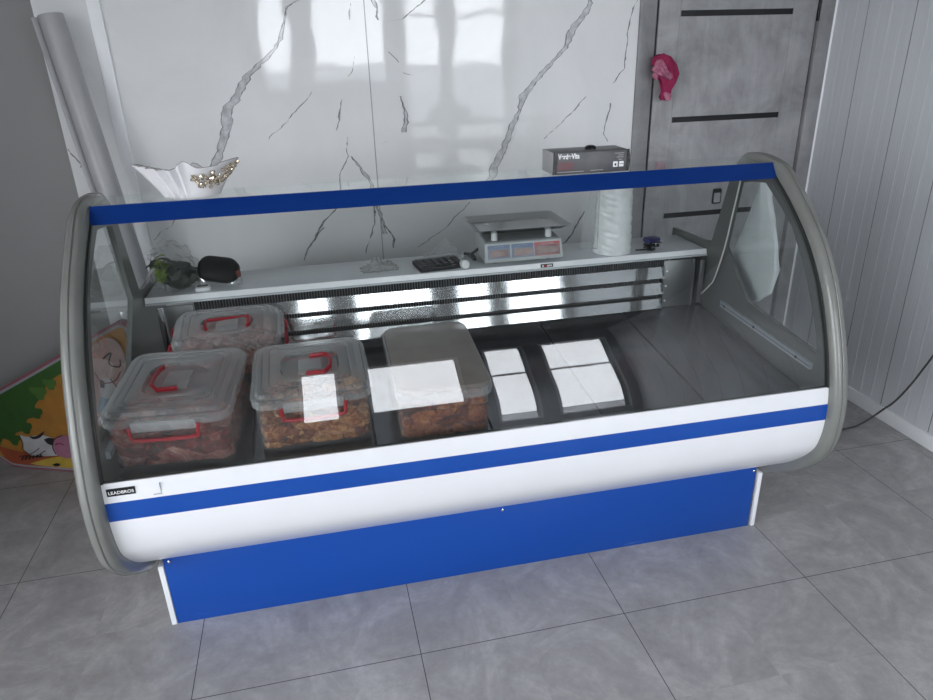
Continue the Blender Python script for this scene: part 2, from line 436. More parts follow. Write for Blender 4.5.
# plinth: blue enamel with a few pale scuffs
def plinth_mat():
    m, nt, b, o = new_mat('scuffed_blue_enamel')
    tc = node(nt, 'ShaderNodeTexCoord')
    mp = node(nt, 'ShaderNodeMapping'); mp.inputs['Scale'].default_value = (3.2, 1, 26)
    nt.links.new(tc.outputs['Object'], mp.inputs['Vector'])
    n = node(nt, 'ShaderNodeTexNoise', Scale=1.0, Detail=5.0, Roughness=0.6)
    nt.links.new(mp.outputs[0], n.inputs['Vector'])
    cr = node(nt, 'ShaderNodeValToRGB')
    cr.color_ramp.elements[0].position = 0.68; cr.color_ramp.elements[0].color = (0.007, 0.064, 0.335, 1)
    cr.color_ramp.elements[1].position = 0.80; cr.color_ramp.elements[1].color = (0.10, 0.19, 0.47, 1)
    nt.links.new(n.outputs['Fac'], cr.inputs['Fac'])
    nt.links.new(cr.outputs['Color'], b.inputs['Base Color'])
    b.inputs['Roughness'].default_value = 0.33
    b.inputs['Specular IOR Level'].default_value = 0.3
    return m
M['plinth_blue'] = plinth_mat()

# ------------------------------------------------------------------ mesh helpers
class MB:
    def __init__(self):
        self.bm = bmesh.new()
        self.mi = 0
    def face(self, vs):
        try:
            f = self.bm.faces.new(vs)
            f.material_index = self.mi
            return f
        except ValueError:
            return None
    def v(self, p):
        return self.bm.verts.new(p)
    def poly(self, pts):
        return self.face([self.v(p) for p in pts])
    def box(self, x0, x1, y0, y1, z0, z1, bevel=0.0, seg=2, mtx=None):
        r = bmesh.ops.create_cube(self.bm, size=1.0)
        vs_ = r['verts']
        for q in vs_:
            q.co = Vector(((x0 + x1) / 2 + q.co.x * (x1 - x0), (y0 + y1) / 2 + q.co.y * (y1 - y0), (z0 + z1) / 2 + q.co.z * (z1 - z0)))
        fs = set(f for q in vs_ for f in q.link_faces)
        for f in fs:
            f.material_index = self.mi
        if bevel:
            es = list(set(e for q in vs_ for e in q.link_edges))
            rr = bmesh.ops.bevel(self.bm, geom=es, offset=bevel, segments=seg, profile=0.5, affect='EDGES')
            for f in rr['faces']:
                f.material_index = self.mi
            vs_ = list(set(q for f in rr['faces'] for q in f.verts))
        if mtx is not None:
            for q in set(vs_):
                q.co = mtx @ q.co
        return self
    def loft(self, rings, cap0=True, cap1=True, closed=True):
        vr = [[self.v(p) for p in r] for r in rings]
        n = len(vr[0])
        for a, b in zip(vr, vr[1:]):
            for i in range(n if closed else n - 1):
                j = (i + 1) % n
                self.face([a[i], a[j], b[j], b[i]])
        if cap0:
            self.face(list(reversed(vr[0])))
        if cap1:
            self.face(vr[-1])
        return vr
    def tube(self, path, r, n=10, cap=True, flat=1.0, up=None):
        path = [Vector(p) for p in path]
        rings = []
        pn = None
        for i, p in enumerate(path):
            t = (path[min(i + 1, len(path) - 1)] - path[max(i - 1, 0)]).normalized()
            if pn is None:
                a = Vector(up) if up else (Vector((0, 0, 1)) if abs(t.z) < 0.9 else Vector((1, 0, 0)))
                pn = (a - t * a.dot(t)).normalized()
            else:
                pn = (pn - t * pn.dot(t)).normalized()
            b = t.cross(pn)
            rr = r[i] if isinstance(r, (list, tuple)) else r
            rings.append([p + pn * (math.cos(2 * math.pi * k / n) * rr) + b * (math.sin(2 * math.pi * k / n) * rr * flat) for k in range(n)])
        self.loft(rings, cap, cap)
        return self
    def lathe(self, prof, n=24, cx=0, cy=0, cap0=True, cap1=True):
        self.loft([[(cx + r * math.cos(2 * math.pi * k / n), cy + r * math.sin(2 * math.pi * k / n), z) for k in range(n)] for r, z in prof], cap0, cap1)
        return self
    def prism_x(self, pts, x0, x1):
        """closed (y,z) outline extruded along X"""
        self.loft([[(x0, y, z) for y, z in pts], [(x1, y, z) for y, z in pts]])
        return self
    def build(self, name, mats, parent=None, loc=(0, 0, 0), rot=(0, 0, 0), origin=(0, 0, 0), smooth=35):
        bm = self.bm
        bmesh.ops.remove_doubles(bm, verts=bm.verts[:], dist=1e-5)
        bmesh.ops.recalc_face_normals(bm, faces=bm.faces[:])
        o3 = Vector(origin)
        if o3.length:
            for q in bm.verts:
                q.co -= o3
        if smooth:
            for f in bm.faces:
                f.smooth = True
            for e in bm.edges:
                if len(e.link_faces) == 2 and e.calc_face_angle(0) > R(smooth):
                    e.smooth = False
        me = bpy.data.meshes.new(name)
        bm.to_mesh(me)
        bm.free()
        for m in (mats if isinstance(mats, (list, tuple)) else [mats]):
            me.materials.append(m)
        o = bpy.data.objects.new(name, me)
        C.objects.link(o)
        if parent is not None:
            o.parent = parent
        o.location = loc
        o.rotation_euler = rot
        return o

def tag(o, label, cat, group=None, kind=None):
    o['label'] = label
    o['category'] = cat
    if group: o['group'] = group
    if kind: o['kind'] = kind
    return o

def thing(name, label, cat, loc, rot=(0, 0, 0), group=None):
    o = bpy.data.objects.new(name, None)
    o.empty_display_size = 0.05
    C.objects.link(o)
    o.location = loc
    o.rotation_euler = rot
    return tag(o, label, cat, group)

def struct(name, mb, mats, parent=None, **kw):
    o = mb.build(name, mats, parent, **kw)
    if parent is None:
        o['kind'] = 'structure'
    return o

def plate(outline, holes, thick):
    """flat 2D outline with holes, extruded; returns mesh in XY with thickness 0..thick in Z"""
    cu = bpy.data.curves.new('outline', 'CURVE')
    cu.dimensions = '2D'
    cu.fill_mode = 'BOTH'
    cu.extrude = thick / 2
    for pts in [outline] + list(holes):
        s = cu.splines.new('POLY')
        s.points.add(len(pts) - 1)
        for p, q in zip(s.points, pts):
            p.co = (q[0], q[1], 0, 1)
        s.use_cyclic_u = True
    ob = bpy.data.objects.new('outline', cu)
    C.objects.link(ob)
    dg = bpy.context.evaluated_depsgraph_get()
    me = bpy.data.meshes.new_from_object(ob.evaluated_get(dg))
    bpy.data.objects.remove(ob)
    bpy.data.curves.remove(cu)
    return me

def text_mesh(s, size, extrude=0.0004, bold=0.0):
    cu = bpy.data.curves.new('lettering', 'FONT')
    cu.body = s
    cu.size = size
    cu.extrude = extrude
    cu.offset = bold
    cu.align_x = 'LEFT'
    ob = bpy.data.objects.new('lettering', cu)
    C.objects.link(ob)
    dg = bpy.context.evaluated_depsgraph_get()
    me = bpy.data.meshes.new_from_object(ob.evaluated_get(dg))
    bpy.data.objects.remove(ob)
    bpy.data.curves.remove(cu)
    return me

def rrect(w, d, r, z, n=6, cx=0, cy=0):
    pts = []
    for sx, sy, a0 in ((1, 1, 0), (-1, 1, 90), (-1, -1, 180), (1, -1, 270)):
        for k in range(n + 1):
            a = R(a0 + 90 * k / n)
            pts.append((cx + sx * (w / 2 - r) + r * math.cos(a), cy + sy * (d / 2 - r) + r * math.sin(a), z))
    return pts

def spline(pts, n=8):
    """Catmull-Rom through 2D/3D points"""
    P = [Vector(p) for p in pts]
    out = []
    for i in range(len(P) - 1):
        p0 = P[i - 1] if i else P[0] * 2 - P[1]
        p1, p2 = P[i], P[i + 1]
        p3 = P[i + 2] if i + 2 < len(P) else P[-1] * 2 - P[-2]
        for k in range(n):
            t = k / n
            out.append(0.5 * ((2 * p1) + (p2 - p0) * t + (2 * p0 - 5 * p1 + 4 * p2 - p3) * t * t + (3 * p1 - p0 - 3 * p2 + p3) * t ** 3))
    out.append(P[-1])
    return out

# ------------------------------------------------------------------ the room
mb = MB(); mb.box(-3.2, XR + 0.2, YF - 0.1, YB + 0.3, -0.10, 0)
struct('floor', mb, M['floor'])
mb = MB(); mb.box(-3.2, XR + 0.2, YF - 0.1, YB + 0.3, ZC, ZC + 0.1)
struct('ceiling', mb, M['ceiling'])

# back wall: glossy marble panels with printed veins
VEINS = [
    [(0.056, 1.775, 0.0098), (0.029, 1.709, 0.0086), (-0.016, 1.687, 0.0123), (-0.043, 1.625, 0.0123), (-0.055, 1.579, 0.0174), (-0.113, 1.521, 0.0248), (-0.195, 1.465, 0.0371), (-0.242, 1.4, 0.0397), (-0.287, 1.353, 0.0497), (-0.313, 1.267, 0.0451), (-0.338, 1.192, 0.0353), (-0.38, 1.13, 0.0506), (-0.41, 1.066, 0.0381)],
    [(0.049, 1.392, 0.0039), (-0.009, 1.341, 0.0104), (-0.061, 1.287, 0.0052), (-0.125, 1.245, 0.0052), (-0.149, 1.214, 0.0103)],
    [(0.228, 1.695, 0.0064), (0.209, 1.626, 0.0038)],
    [(0.22, 1.512, 0.0065), (0.193, 1.452, 0.0052), (0.165, 1.434, 0.0026)],
    [(0.155, 1.36, 0.004), (0.139, 1.297, 0.016), (0.125, 1.233, 0.0054)],
    [(0.161, 1.218, 0.0027), (0.157, 1.145, 0.0055), (0.122, 1.073, 0.0082), (0.112, 1.032, 0.0069), (0.088, 0.936, 0.0139), (0.033, 0.883, 0.0167), (-0.009, 0.814, 0.0195)],
    [(0.177, 1.144, 0.0041), (0.213, 1.074, 0.0195), (0.237, 1.024, 0.0169), (0.251, 0.938, 0.0142), (0.268, 0.879, 0.0173), (0.284, 0.804, 0.0204)],
    [(0.294, 1.717, 0.0205), (0.305, 1.694, 0.018), (0.312, 1.676, 0.0077), (0.319, 1.624, 0.0039)],
    [(0.356, 1.632, 0.0052), (0.412, 1.64, 0.0105), (0.446, 1.663, 0.0106), (0.487, 1.691, 0.0159), (0.55, 1.75, 0.014)],
    [(0.351, 1.527, 0.008), (0.382, 1.496, 0.008), (0.39, 1.477, 0.0027)],
    [(0.394, 1.449, 0.0162), (0.426, 1.441, 0.0082), (0.463, 1.437, 0.0041)],
    [(0.394, 1.363, 0.0041), (0.394, 1.299, 0.0194), (0.384, 1.213, 0.028)],
    [(0.278, 1.185, 0.0069), (0.313, 1.19, 0.0069), (0.344, 1.198, 0.0042)],
    [(1.18, 1.743, 0.0204), (1.165, 1.695, 0.0205), (1.14, 1.646, 0.0323), (1.084, 1.584, 0.0441), (1.064, 1.521, 0.0221), (0.999, 1.459, 0.0236), (0.927, 1.396, 0.0324), (0.883, 1.351, 0.0443), (0.876, 1.291, 0.0208), (0.831, 1.226, 0.0328), (0.801, 1.144, 0.033), (0.755, 1.076, 0.0452), (0.739, 1.027, 0.0393), (0.716, 0.964, 0.0304)],
    [(1.176, 1.333, 0.0046), (1.124, 1.288, 0.0123), (1.065, 1.228, 0.0061), (1.02, 1.196, 0.0061), (0.978, 1.16, 0.0123)],
    [(1.377, 1.698, 0.0075), (1.343, 1.617, 0.0091), (1.342, 1.514, 0.0061), (1.34, 1.435, 0.0093), (1.282, 1.37, 0.0047)],
    [(1.285, 1.302, 0.0094), (1.269, 1.247, 0.0126), (1.254, 1.177, 0.0079), (1.284, 1.133, 0.0048)],
    [(0.654, 0.926, 0.0113), (0.584, 0.859, 0.0136), (0.537, 0.818, 0.009), (0.467, 0.773, 0.0113), (0.421, 0.748, 0.0112), (0.348, 0.746, 0.0055)],
    [(0.242, 0.939, 0.0149), (0.249, 0.874, 0.0108), (0.214, 0.799, 0.0065), (0.197, 0.722, 0.0065)],
    [(0.274, 0.872, 0.0065), (0.312, 0.791, 0.0198), (0.314, 0.74, 0.0055)],
    [(1.185, 0.849, 0.0123), (1.127, 0.76, 0.0173), (1.092, 0.715, 0.0198), (1.068, 0.681, 0.0099)],
    [(-0.519, 0.954, 0.0057), (-0.544, 0.92, 0.0057), (-0.601, 0.898, 0.0047), (-0.638, 0.855, 0.0066)],
    [(0.027, 0.864, 0.0125), (-0.035, 0.782, 0.0167), (-0.069, 0.719, 0.0126)],
    [(-0.77, 1.61, 0.0082), (-0.742, 1.597, 0.0042), (-0.727, 1.597, 0.0025)],
    [(-0.854, 1.433, 0.0042), (-0.831, 1.429, 0.0025)],
    [(-0.86, 1.227, 0.0069), (-0.843, 1.194, 0.0087), (-0.83, 1.169, 0.007), (-0.84, 1.149, 0.0026)],
    [(-0.809, 1.149, 0.0026), (-0.781, 1.146, 0.0018)],
]
mb = MB()
mb.box(-0.862, 1.39, YB, YB + 0.1, 0, ZC)
rv = random.Random(3)
for li, line in enumerate(VEINS):
    wide = max(w for _, _, w in line) > 0.02
    L, Rr = [], []
    for (x0, z0, w0), (x1, z1, w1) in zip(line, line[1:]):
        n = max(2, int(math.hypot(x1 - x0, z1 - z0) / 0.012))
        for k in range(n):
            t = k / n
            x, z, w = x0 + (x1 - x0) * t, z0 + (z1 - z0) * t, w0 + (w1 - w0) * t
            j = 0.004 if wide else 0.0022
            off = noise.noise(Vector((x * 14, z * 14, li))) * (0.008 if wide else 0.014) + noise.noise(Vector((x * 45, z * 45, li))) * 0.005
            L.append((x + off + rv.uniform(-j, j), z))
            Rr.append((x + off + max(w * 0.85, 0.003) * (1.0 if wide else 0.6) + rv.uniform(-j, j), z))
    def band(A, B, y, mi):
        mb.mi = mi
        va = [mb.v((x, y, z)) for x, z in A]
        vb = [mb.v((x, y, z)) for x, z in B]
        for i in range(len(A) - 1):
            mb.face([va[i], va[i + 1], vb[i + 1], vb[i]])
    if wide:
        band(L, Rr, YB - 0.0006, 1)
        band(L, [(x + rv.uniform(0.0015, 0.006), z) for x, z in L], YB - 0.0012, 2)
        band([(x - rv.uniform(0.0015, 0.006), z) for x, z in Rr], Rr, YB - 0.0012, 2)
    else:
        band(L, Rr, YB - 0.0006, 2)
mb.mi = 3
for x in (0.272, ):
    mb.box(x - 0.002, x + 0.002, YB - 0.0015, YB + 0.001, 0, ZC)
struct('wall_back', mb, [M['marble'], M['vein_fill'], M['vein_edge'], M['joint']], smooth=0)
mb = MB(); mb.box(-0.685, -0.642, YB - 0.012, YB, 0, ZC, 0.002)
struct('trim_1', mb, M['white_pvc'])
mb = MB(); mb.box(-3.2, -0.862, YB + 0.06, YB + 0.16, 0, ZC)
struct('wall_left_recess', mb, M['shade_grey'])
mb = MB()
ys_ = [YF - 0.1] + [v for o in ADDED_OPENL for v in o[:2]] + [YB + 0.1]
for a, b in zip(ys_[0::2], ys_[1::2]):
    mb.box(XL - 0.1, XL, a, b, 0, ZC)
for (y0, y1, z0, z1) in ADDED_OPENL:
    mb.box(XL - 0.1, XL, y0, y1, 0, z0)
    mb.box(XL - 0.1, XL, y0, y1, z1, ZC)
struct('wall_left', mb, M['shade_grey'])
for i, (y0, y1, z0, z1) in enumerate(ADDED_OPENL):
    mb = MB()
    t = 0.03
    mb.box(XL - 0.08, XL + 0.01, y0, y0 + t, z0, z1, 0.003)
    mb.box(XL - 0.08, XL + 0.01, y1 - t, y1, z0, z1, 0.003)
    mb.box(XL - 0.08, XL + 0.01, y0 + t, y1 - t, z0, z0 + t, 0.003)
    mb.box(XL - 0.08, XL + 0.01, y0 + t, y1 - t, z1 - t, z1, 0.003)
    w = struct('window_%d' % (i + 20), mb, M['white_pvc'])  # added opening, there to let more sky light into the room
    mb = MB(); mb.box(XL - 0.045, XL - 0.041, y0 + t, y1 - t, z0 + t, z1 - t)
    mb.build('window_pane', M['pane'], w)

# right wall: ribbed cladding with joints
mb = MB(); mb.box(XR, XR + 0.1, YF - 0.1, YB + 0.1, 0, ZC)
mb.mi = 1
for k in range(-17, 3):
    y = 2.455 + 0.25 * k
    if y < YB:
        mb.box(XR - 0.0012, XR + 0.001, y - 0.0014, y + 0.0014, 0.06, ZC)
mb.mi = 2
for k in range(-70, 9):
    y = 2.455 + 0.0625 * k
    if y < YB and k % 4:
        mb.box(XR - 0.0010, XR + 0.001, y - 0.003, y + 0.003, 0.06, ZC)
struct('wall_right', mb, [M['ribbed'], M['groove'], M['ribbed']])
mb = MB(); mb.box(XR - 0.012, XR, YF, YB, 0, 0.062, 0.003)
struct('baseboard_right', mb, M['white_pvc'])
mb = MB(); mb.box(XR - 0.012, XR, YB - 0.012, YB, 0.06, ZC, 0.002)
struct('trim_2', mb, M['white_pvc'])

# concrete-look door in the back wall
dr = thing('door_1', 'grey concrete-look door with black inlay strips beside the marble wall', 'door', (1.39, YB, 0))
dr['kind'] = 'structure'
def dl(x, y, z): return (x - 1.39, y - YB, z)
mb = MB()
mb.box(1.39 - 1.39, 1.462 - 1.39, -0.014, 0.10, 0, 2.12, 0.002)
mb.box(2.232 - 1.39, XR - 1.39 - 0.012, -0.014, 0.10, 0, 2.12, 0.002)
mb.box(0, XR - 1.39 - 0.012, -0.014, 0.10, 2.05, 2.12, 0.002)
mb.box(1.39 - 1.39, XR - 1.39, 0.02, 0.10, 2.12, ZC)
mb.build('door_frame', M['frame_conc'], dr)
mb = MB()
mb.box(1.478 - 1.39, 2.222 - 1.39, 0.0, 0.04, 0.01, 2.045, 0.0015)
leaf = mb.build('door_leaf', M['concrete'], dr)
mb = MB(); mb.box(1.462 - 1.39, 2.232 - 1.39, 0.022, 0.05, 0, 2.05)
mb.build('door_rebate', M['black_matt'], dr)
for z in (1.640, 1.219, 0.796, 0.372):
    mb = MB(); mb.box(1.577 - 1.39, 2.102 - 1.39, -0.002, 0.004, z - 0.0115, z + 0.0115, 0.0008, 1)
    mb.build('inlay_strip', M['black'], leaf)
mb = MB()
for x in (1.574, 2.104):
    mb.box(x - 0.001 - 1.39, x + 0.001 - 1.39, -0.0006, 0.004, 0.05, 2.0)
mb.build('stile_groove', M['frame_conc'], leaf)
pl = MB()
ro = rrect(0.044, 0.070, 0.008, 0); ri = rrect(0.032, 0.044, 0.004, 0, cy=-0.006)
pl.loft([[(p[0], -0.004, p[1]) for p in ro], [(p[0], 0.004, p[1]) for p in ro]])
pl.mi = 1
pl.loft([[(p[0], -0.0055, p[1]) for p in ri], [(p[0], -0.002, p[1]) for p in ri]])
lk = pl.build('lock_plate', [M['black_matt'], M['concrete']], leaf, loc=(1.838 - 1.39, -0.001, 0.870))
mb = MB()
mb.tube([(0.055, 0, 1.45), (0.055, -0.05, 1.45)], 0.011, 12)
mb.tube([(0.055 + 0.02, -0.05, 1.45), (0.055 - 0.03, -0.05, 1.45)], 0.010, 12)
mb.build('door_handle', M['black'], dr, loc=(0.062, 0, 0))
mb = MB(); mb.box(2.223 - 1.39, 2.236 - 1.39, -0.008, 0.004, 1.60, 1.72, 0.002)
mb.build('door_hinge', M['black'], dr)

# front wall behind the photographer with its windows
mb = MB()
xs = sorted(set([XL - 0.1, XR + 0.1] + [v for o in OPEN for v in o[:2]]))
zs = sorted(set([0, ZC] + [v for o in OPEN for v in o[2:]]))
for a, b in zip(xs, xs[1:]):
    run = None
    for c, d in list(zip(zs, zs[1:])) + [(ZC, ZC)]:
        xm, zm = (a + b) / 2, (c + d) / 2
        hole = any(o[0] < xm < o[1] and o[2] < zm < o[3] for o in OPEN) or c == d
        if not hole:
            run = (run[0], d) if run else (c, d)
        elif run:
            mb.box(a, b, YF - 0.12, YF, run[0], run[1]); run = None
struct('wall_front', mb, M['front_conc'])
for i, (x0, x1, z0, z1) in enumerate(OPEN):
    mb = MB()
    t = 0.022
    mb.box(x0, x0 + t, YF - 0.09, YF + 0.01, z0, z1, 0.003)
    mb.box(x1 - t, x1, YF - 0.09, YF + 0.01, z0, z1, 0.003)
    mb.box(x0 + t, x1 - t, YF - 0.09, YF + 0.01, z0, z0 + t, 0.003)
    mb.box(x0 + t, x1 - t, YF - 0.09, YF + 0.01, z1 - t, z1, 0.003)
    if x0 > 1.1 and z1 > 2:
        mb.box(x0 + t, x1 - t, YF - 0.07, YF, 1.875, 1.905, 0.003)
    w = struct('window_%d' % (i + 1), mb, M['white_pvc'])
    mb = MB(); mb.box(x0 + t, x1 - t, YF - 0.045, YF - 0.041, z0 + t, z1 - t)
    mb.build('window_pane', M['pane'], w)
mb = MB(); mb.box(-18, 14, -30, 12, -0.30, -0.15)
struct('ground', mb, M['ground'])
mb = MB(); mb.box(-16, 16, -14.3, -14.0, -0.15, 1.25)
struct('wall_street', mb, M['house'])

# ------------------------------------------------------------------ the refrigerated display case
PV = Vector((0.4, 1.685, 0))
YAW = -0.011
RZ = Matrix.Rotation(YAW, 3, 'Z')
def W(x, y, z):
    return PV + RZ @ (Vector((x, y, z)) - PV)

case = thing('refrigerated_display_case', 'long white and blue refrigerated display case with curved glass front on the tiled floor',
             'display case', PV, (0, 0, YAW))
XA, XB = -0.542, 1.348            # inner faces of the two end panels
def part(name, mb, mat, parent=None, **kw):
    return mb.build(name, mat, parent or case, origin=PV if parent in (None, case) else PV, **kw)

PROF = [(1.700, 0.236), (1.655, 0.266), (1.600, 0.304), (1.555, 0.342), (1.512, 0.386), (1.480, 0.432), (1.466, 0.482),
        (1.4625, 0.534), (1.465, 0.582), (1.4735, 0.630), (1.498, 0.715), (1.530, 0.797), (1.563, 0.868), (1.601, 0.930),
        (1.649, 0.992), (1.705, 1.048), (1.770, 1.103), (1.840, 1.154), (1.868, 1.188)]
def sub(i0, i1, n=6):
    pts = PROF[max(0, i0 - 1):i1 + 2]
    full = spline([(a, b) for a, b in PROF], n)
    return [(p[0], p[1]) for p in full[i0 * n:i1 * n + 1]]
def thick(prof, t):
    """closed outline from an open (y,z) profile, thickened inwards (+Y side)"""
    out = []
    for i, p in enumerate(prof):
        a = Vector(prof[max(0, i - 1)]); b = Vector(prof[min(len(prof) - 1, i + 1)])
        d = (b - a).normalized()
        nrm = Vector((d.y, -d.x))
        out.append((p[0] + nrm.x * t, p[1] + nrm.y * t))
    return prof + out[::-1]

# lower body
mb = MB(); mb.prism_x(thick(sub(0, 9), 0.016), XA + 0.001, XB - 0.001)
part('front_panel', mb, M['case_white'])
mb = MB(); mb.prism_x(thick(sub(7, 8), -0.0012)[::-1], XA + 0.0015, XB - 0.0015)
part('blue_stripe', mb, M['blue'])
mb = MB(); mb.prism_x([(1.705, 0.24), (2.40, 0.24), (2.40, 0.62), (2.165, 0.62), (2.165, 0.63), (1.492, 0.562), (1.482, 0.45), (1.53, 0.39)], XA + 0.002, XB - 0.002)
part('insulated_tub', mb, M['tub'])
mb = MB(); mb.box(XA + 0.02, XB - 0.02, 1.690, 1.702, 0.0, 0.238, 0.002)
pf = part('plinth_front', mb, M['plinth_blue'])
for x in (-0.505, 0.462, 1.318):
    mb = MB(); mb.lathe([(0.0045, 0), (0.0045, 0.002), (0.002, 0.0035)], 12)
    mb.build('screw', M['chrome'], pf, loc=(x - PV.x, 1.690 - PV.y, 0.224), rot=(R(90), 0, 0))
for x0, x1 in ((XA + 0.004, XA + 0.0185), (XB - 0.0095, XB + 0.004)):
    mb = MB(); mb.box(x0, x1, 1.688, 2.34, 0.0, 0.212, 0.001)
    part('plinth_side', mb, M['case_white'])
mb = MB(); mb.box(XA + 0.02, XB - 0.02, 2.32, 2.335, 0.0, 0.24)
part('plinth_back', mb, M['case_white'])

# deck of removable steel panels, sloping gently to the front
def deck_z(y): return 0.580 + (y - 1.5) * 0.105
edges = [XA + 0.012 + (XB - XA - 0.024) * k / 6 for k in range(7)]
for a, b in zip(edges, edges[1:]):
    mb = MB(); mb.prism_x([(1.494, deck_z(1.494)), (2.160, deck_z(2.160)), (2.160, deck_z(2.160) - 0.008), (1.494, deck_z(1.494) - 0.008)], a + 0.0032, b - 0.0032)
    part('deck_panel', mb, M['deck'])
mb = MB(); mb.prism_x([(1.4785, 0.628), (1.490, 0.628), (1.490, 0.575), (1.4785, 0.56)], XA + 0.002, XB - 0.002)
part('glass_channel', mb, M['gasket'])

# curved glass
mb = MB(); mb.prism_x(thick(sub(9, 17), 0.0002), XA + 0.004, XB - 0.004)
bmesh.ops.delete(mb.bm, geom=[f for f in mb.bm.faces], context='FACES_ONLY')
mb = MB()
gp = sub(9, 17)
va = [mb.v((XA + 0.004, y + 0.002, z)) for y, z in gp]
vb = [mb.v((XB - 0.004, y + 0.002, z)) for y, z in gp]
for i in range(len(gp) - 1):
    mb.face([va[i], vb[i], vb[i + 1], va[i + 1]])
part('curved_glass', mb, M['glass'])

# canopy with its blue fascia
mb = MB(); mb.prism_x([(1.846, 1.152), (1.866, 1.1865), (1.874, 1.1885), (1.884, 1.183), (1.862, 1.150)], XA + 0.001, XB - 0.001)
cn = part('canopy', mb, M['case_white'])
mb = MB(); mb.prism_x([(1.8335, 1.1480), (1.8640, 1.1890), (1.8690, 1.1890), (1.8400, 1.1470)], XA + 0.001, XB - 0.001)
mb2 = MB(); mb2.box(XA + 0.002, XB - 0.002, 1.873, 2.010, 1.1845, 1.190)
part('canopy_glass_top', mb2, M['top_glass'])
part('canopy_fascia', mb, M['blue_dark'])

# end panels: plate with a window, bumper sweep round the edge, glass pane
def end_panel(side):
    x_in = XA if side < 0 else XB
    sgn = side
    front = [(p[0], p[1]) for p in spline(PROF, 4)]
    outl = front + [(1.90, 1.186), (1.99, 1.188), (2.035, 1.176), (2.078, 1.10), (2.143, 0.885), (2.20, 0.873), (2.425, 0.868), (2.425, 0.25)]
    hole = [(1.543, 0.702), (1.562, 0.760), (1.593, 0.820), (1.632, 0.888), (1.676, 0.952), (1.735, 1.025), (1.79, 1.066), (1.885, 1.126),
            (1.96, 1.118), (2.018, 1.106), (2.056, 0.885), (1.893, 0.742)]
    me = plate(outl, [hole], 0.014)
    for v in me.vertices:
        y, z, x = v.co
        v.co = (x_in + sgn * (0.007 + x) - PV.x, y - PV.y, z)
    me.materials.append(M['panel_grey'])
    o = bpy.data.objects.new('end_panel', me)
    C.objects.link(o); o.parent = case
    # bumper
    path = [(1.76, 0.222)] + list(PROF[:17]) + [(1.836, 1.153), (1.880, 1.168), (1.945, 1.176), (2.012, 1.171), (2.048, 1.158)]
    path = [(p[0], p[1]) for p in spline(path, 5)]
    cs = [(-0.012, -0.0005), (0.008, -0.0008), (0.018, 0.001), (0.0255, 0.006), (0.0285, 0.013), (0.0283, 0.0195), (0.0265, 0.021), (0.0265, 0.0225),
          (0.0283, 0.024), (0.0285, 0.031), (0.0255, 0.038), (0.018, 0.0435), (0.008, 0.045), (-0.012, 0.045)]
    mb = MB()
    rings = []
    for i, p in enumerate(path):
        a = Vector(path[max(0, i - 1)]); b = Vector(path[min(len(path) - 1, i + 1)])
        d = (b - a).normalized(); nn = Vector((-d.y, d.x))
        fade = min(1.0, 0.35 + 0.65 * min(i, len(path) - 1 - i) / 5.0)
        rings.append([(x_in + sgn * u, p[0] + nn.x * w * fade, p[1] + nn.y * w * fade) for w, u in cs])
    mb.loft(rings)
    for f in mb.bm.faces:
        pass
    bu = mb.build('bumper', [M['bumper']], o, origin=PV)
    mb = MB()
    r2 = []
    for i, p in enumerate(path):
        a = Vector(path[max(0, i - 1)]); b = Vector(path[min(len(path) - 1, i + 1)])
        d = (b - a).normalized(); nn = Vector((-d.y, d.x))
        fade = min(1.0, 0.35 + 0.65 * min(i, len(path) - 1 - i) / 5.0)
        r2.append([(x_in + sgn * u, p[0] + nn.x * w * fade, p[1] + nn.y * w * fade) for w, u in ((0.0272, 0.0203), (0.0272, 0.0232), (0.022, 0.0232), (0.022, 0.0203))])
    mb.loft(r2)
    mb.build('seam_strip', M['seam'], bu, origin=PV)
    # glass gasket along the curve
    mb = MB()
    gs = [(a, b) for a, b in sub(9, 17)]
    mb.loft([[(x_in - sgn * u, y + v, z) for u, v in ((0.0, -0.003), (0.006, -0.003), (0.006, 0.010), (0.0, 0.010))] for y, z in gs])
    mb.build('gasket', M['gasket'], o, origin=PV)
    # pane
    mb = MB(); mb.poly([(x_in + sgn * 0.008, y, z) for y, z in hole])
    mb.build('side_glass', M['side_glass'], o, origin=PV)
    # inner rail with screws
    mb = MB()
    mb.prism_x([(2.030, 0.701), (1.550, 0.671), (1.550, 0.651), (2.030, 0.679)], x_in - sgn * 0.010, x_in)
    mb.mi = 1
    mb.prism_x([(2.029, 0.6905), (1.551, 0.6615), (1.551, 0.6595), (2.029, 0.6885)], x_in - sgn * 0.0104, x_in)
    rl = mb.build('inner_rail', [M['rail'], M['seam']], o, origin=PV)
    for f in (0.06, 0.42, 0.87):
        y = 2.030 - 0.48 * f
        mb = MB(); mb.lathe([(0.0042, 0), (0.0042, 0.0025)], 10)
        mb.build('screw', M['black_matt'], rl, loc=(x_in - sgn * 0.010 - PV.x, y - PV.y, 0.690 - 0.029 * f), rot=(0, R(-90 * sgn), 0))
    return o
endR = end_panel(1)
endL = end_panel(-1)

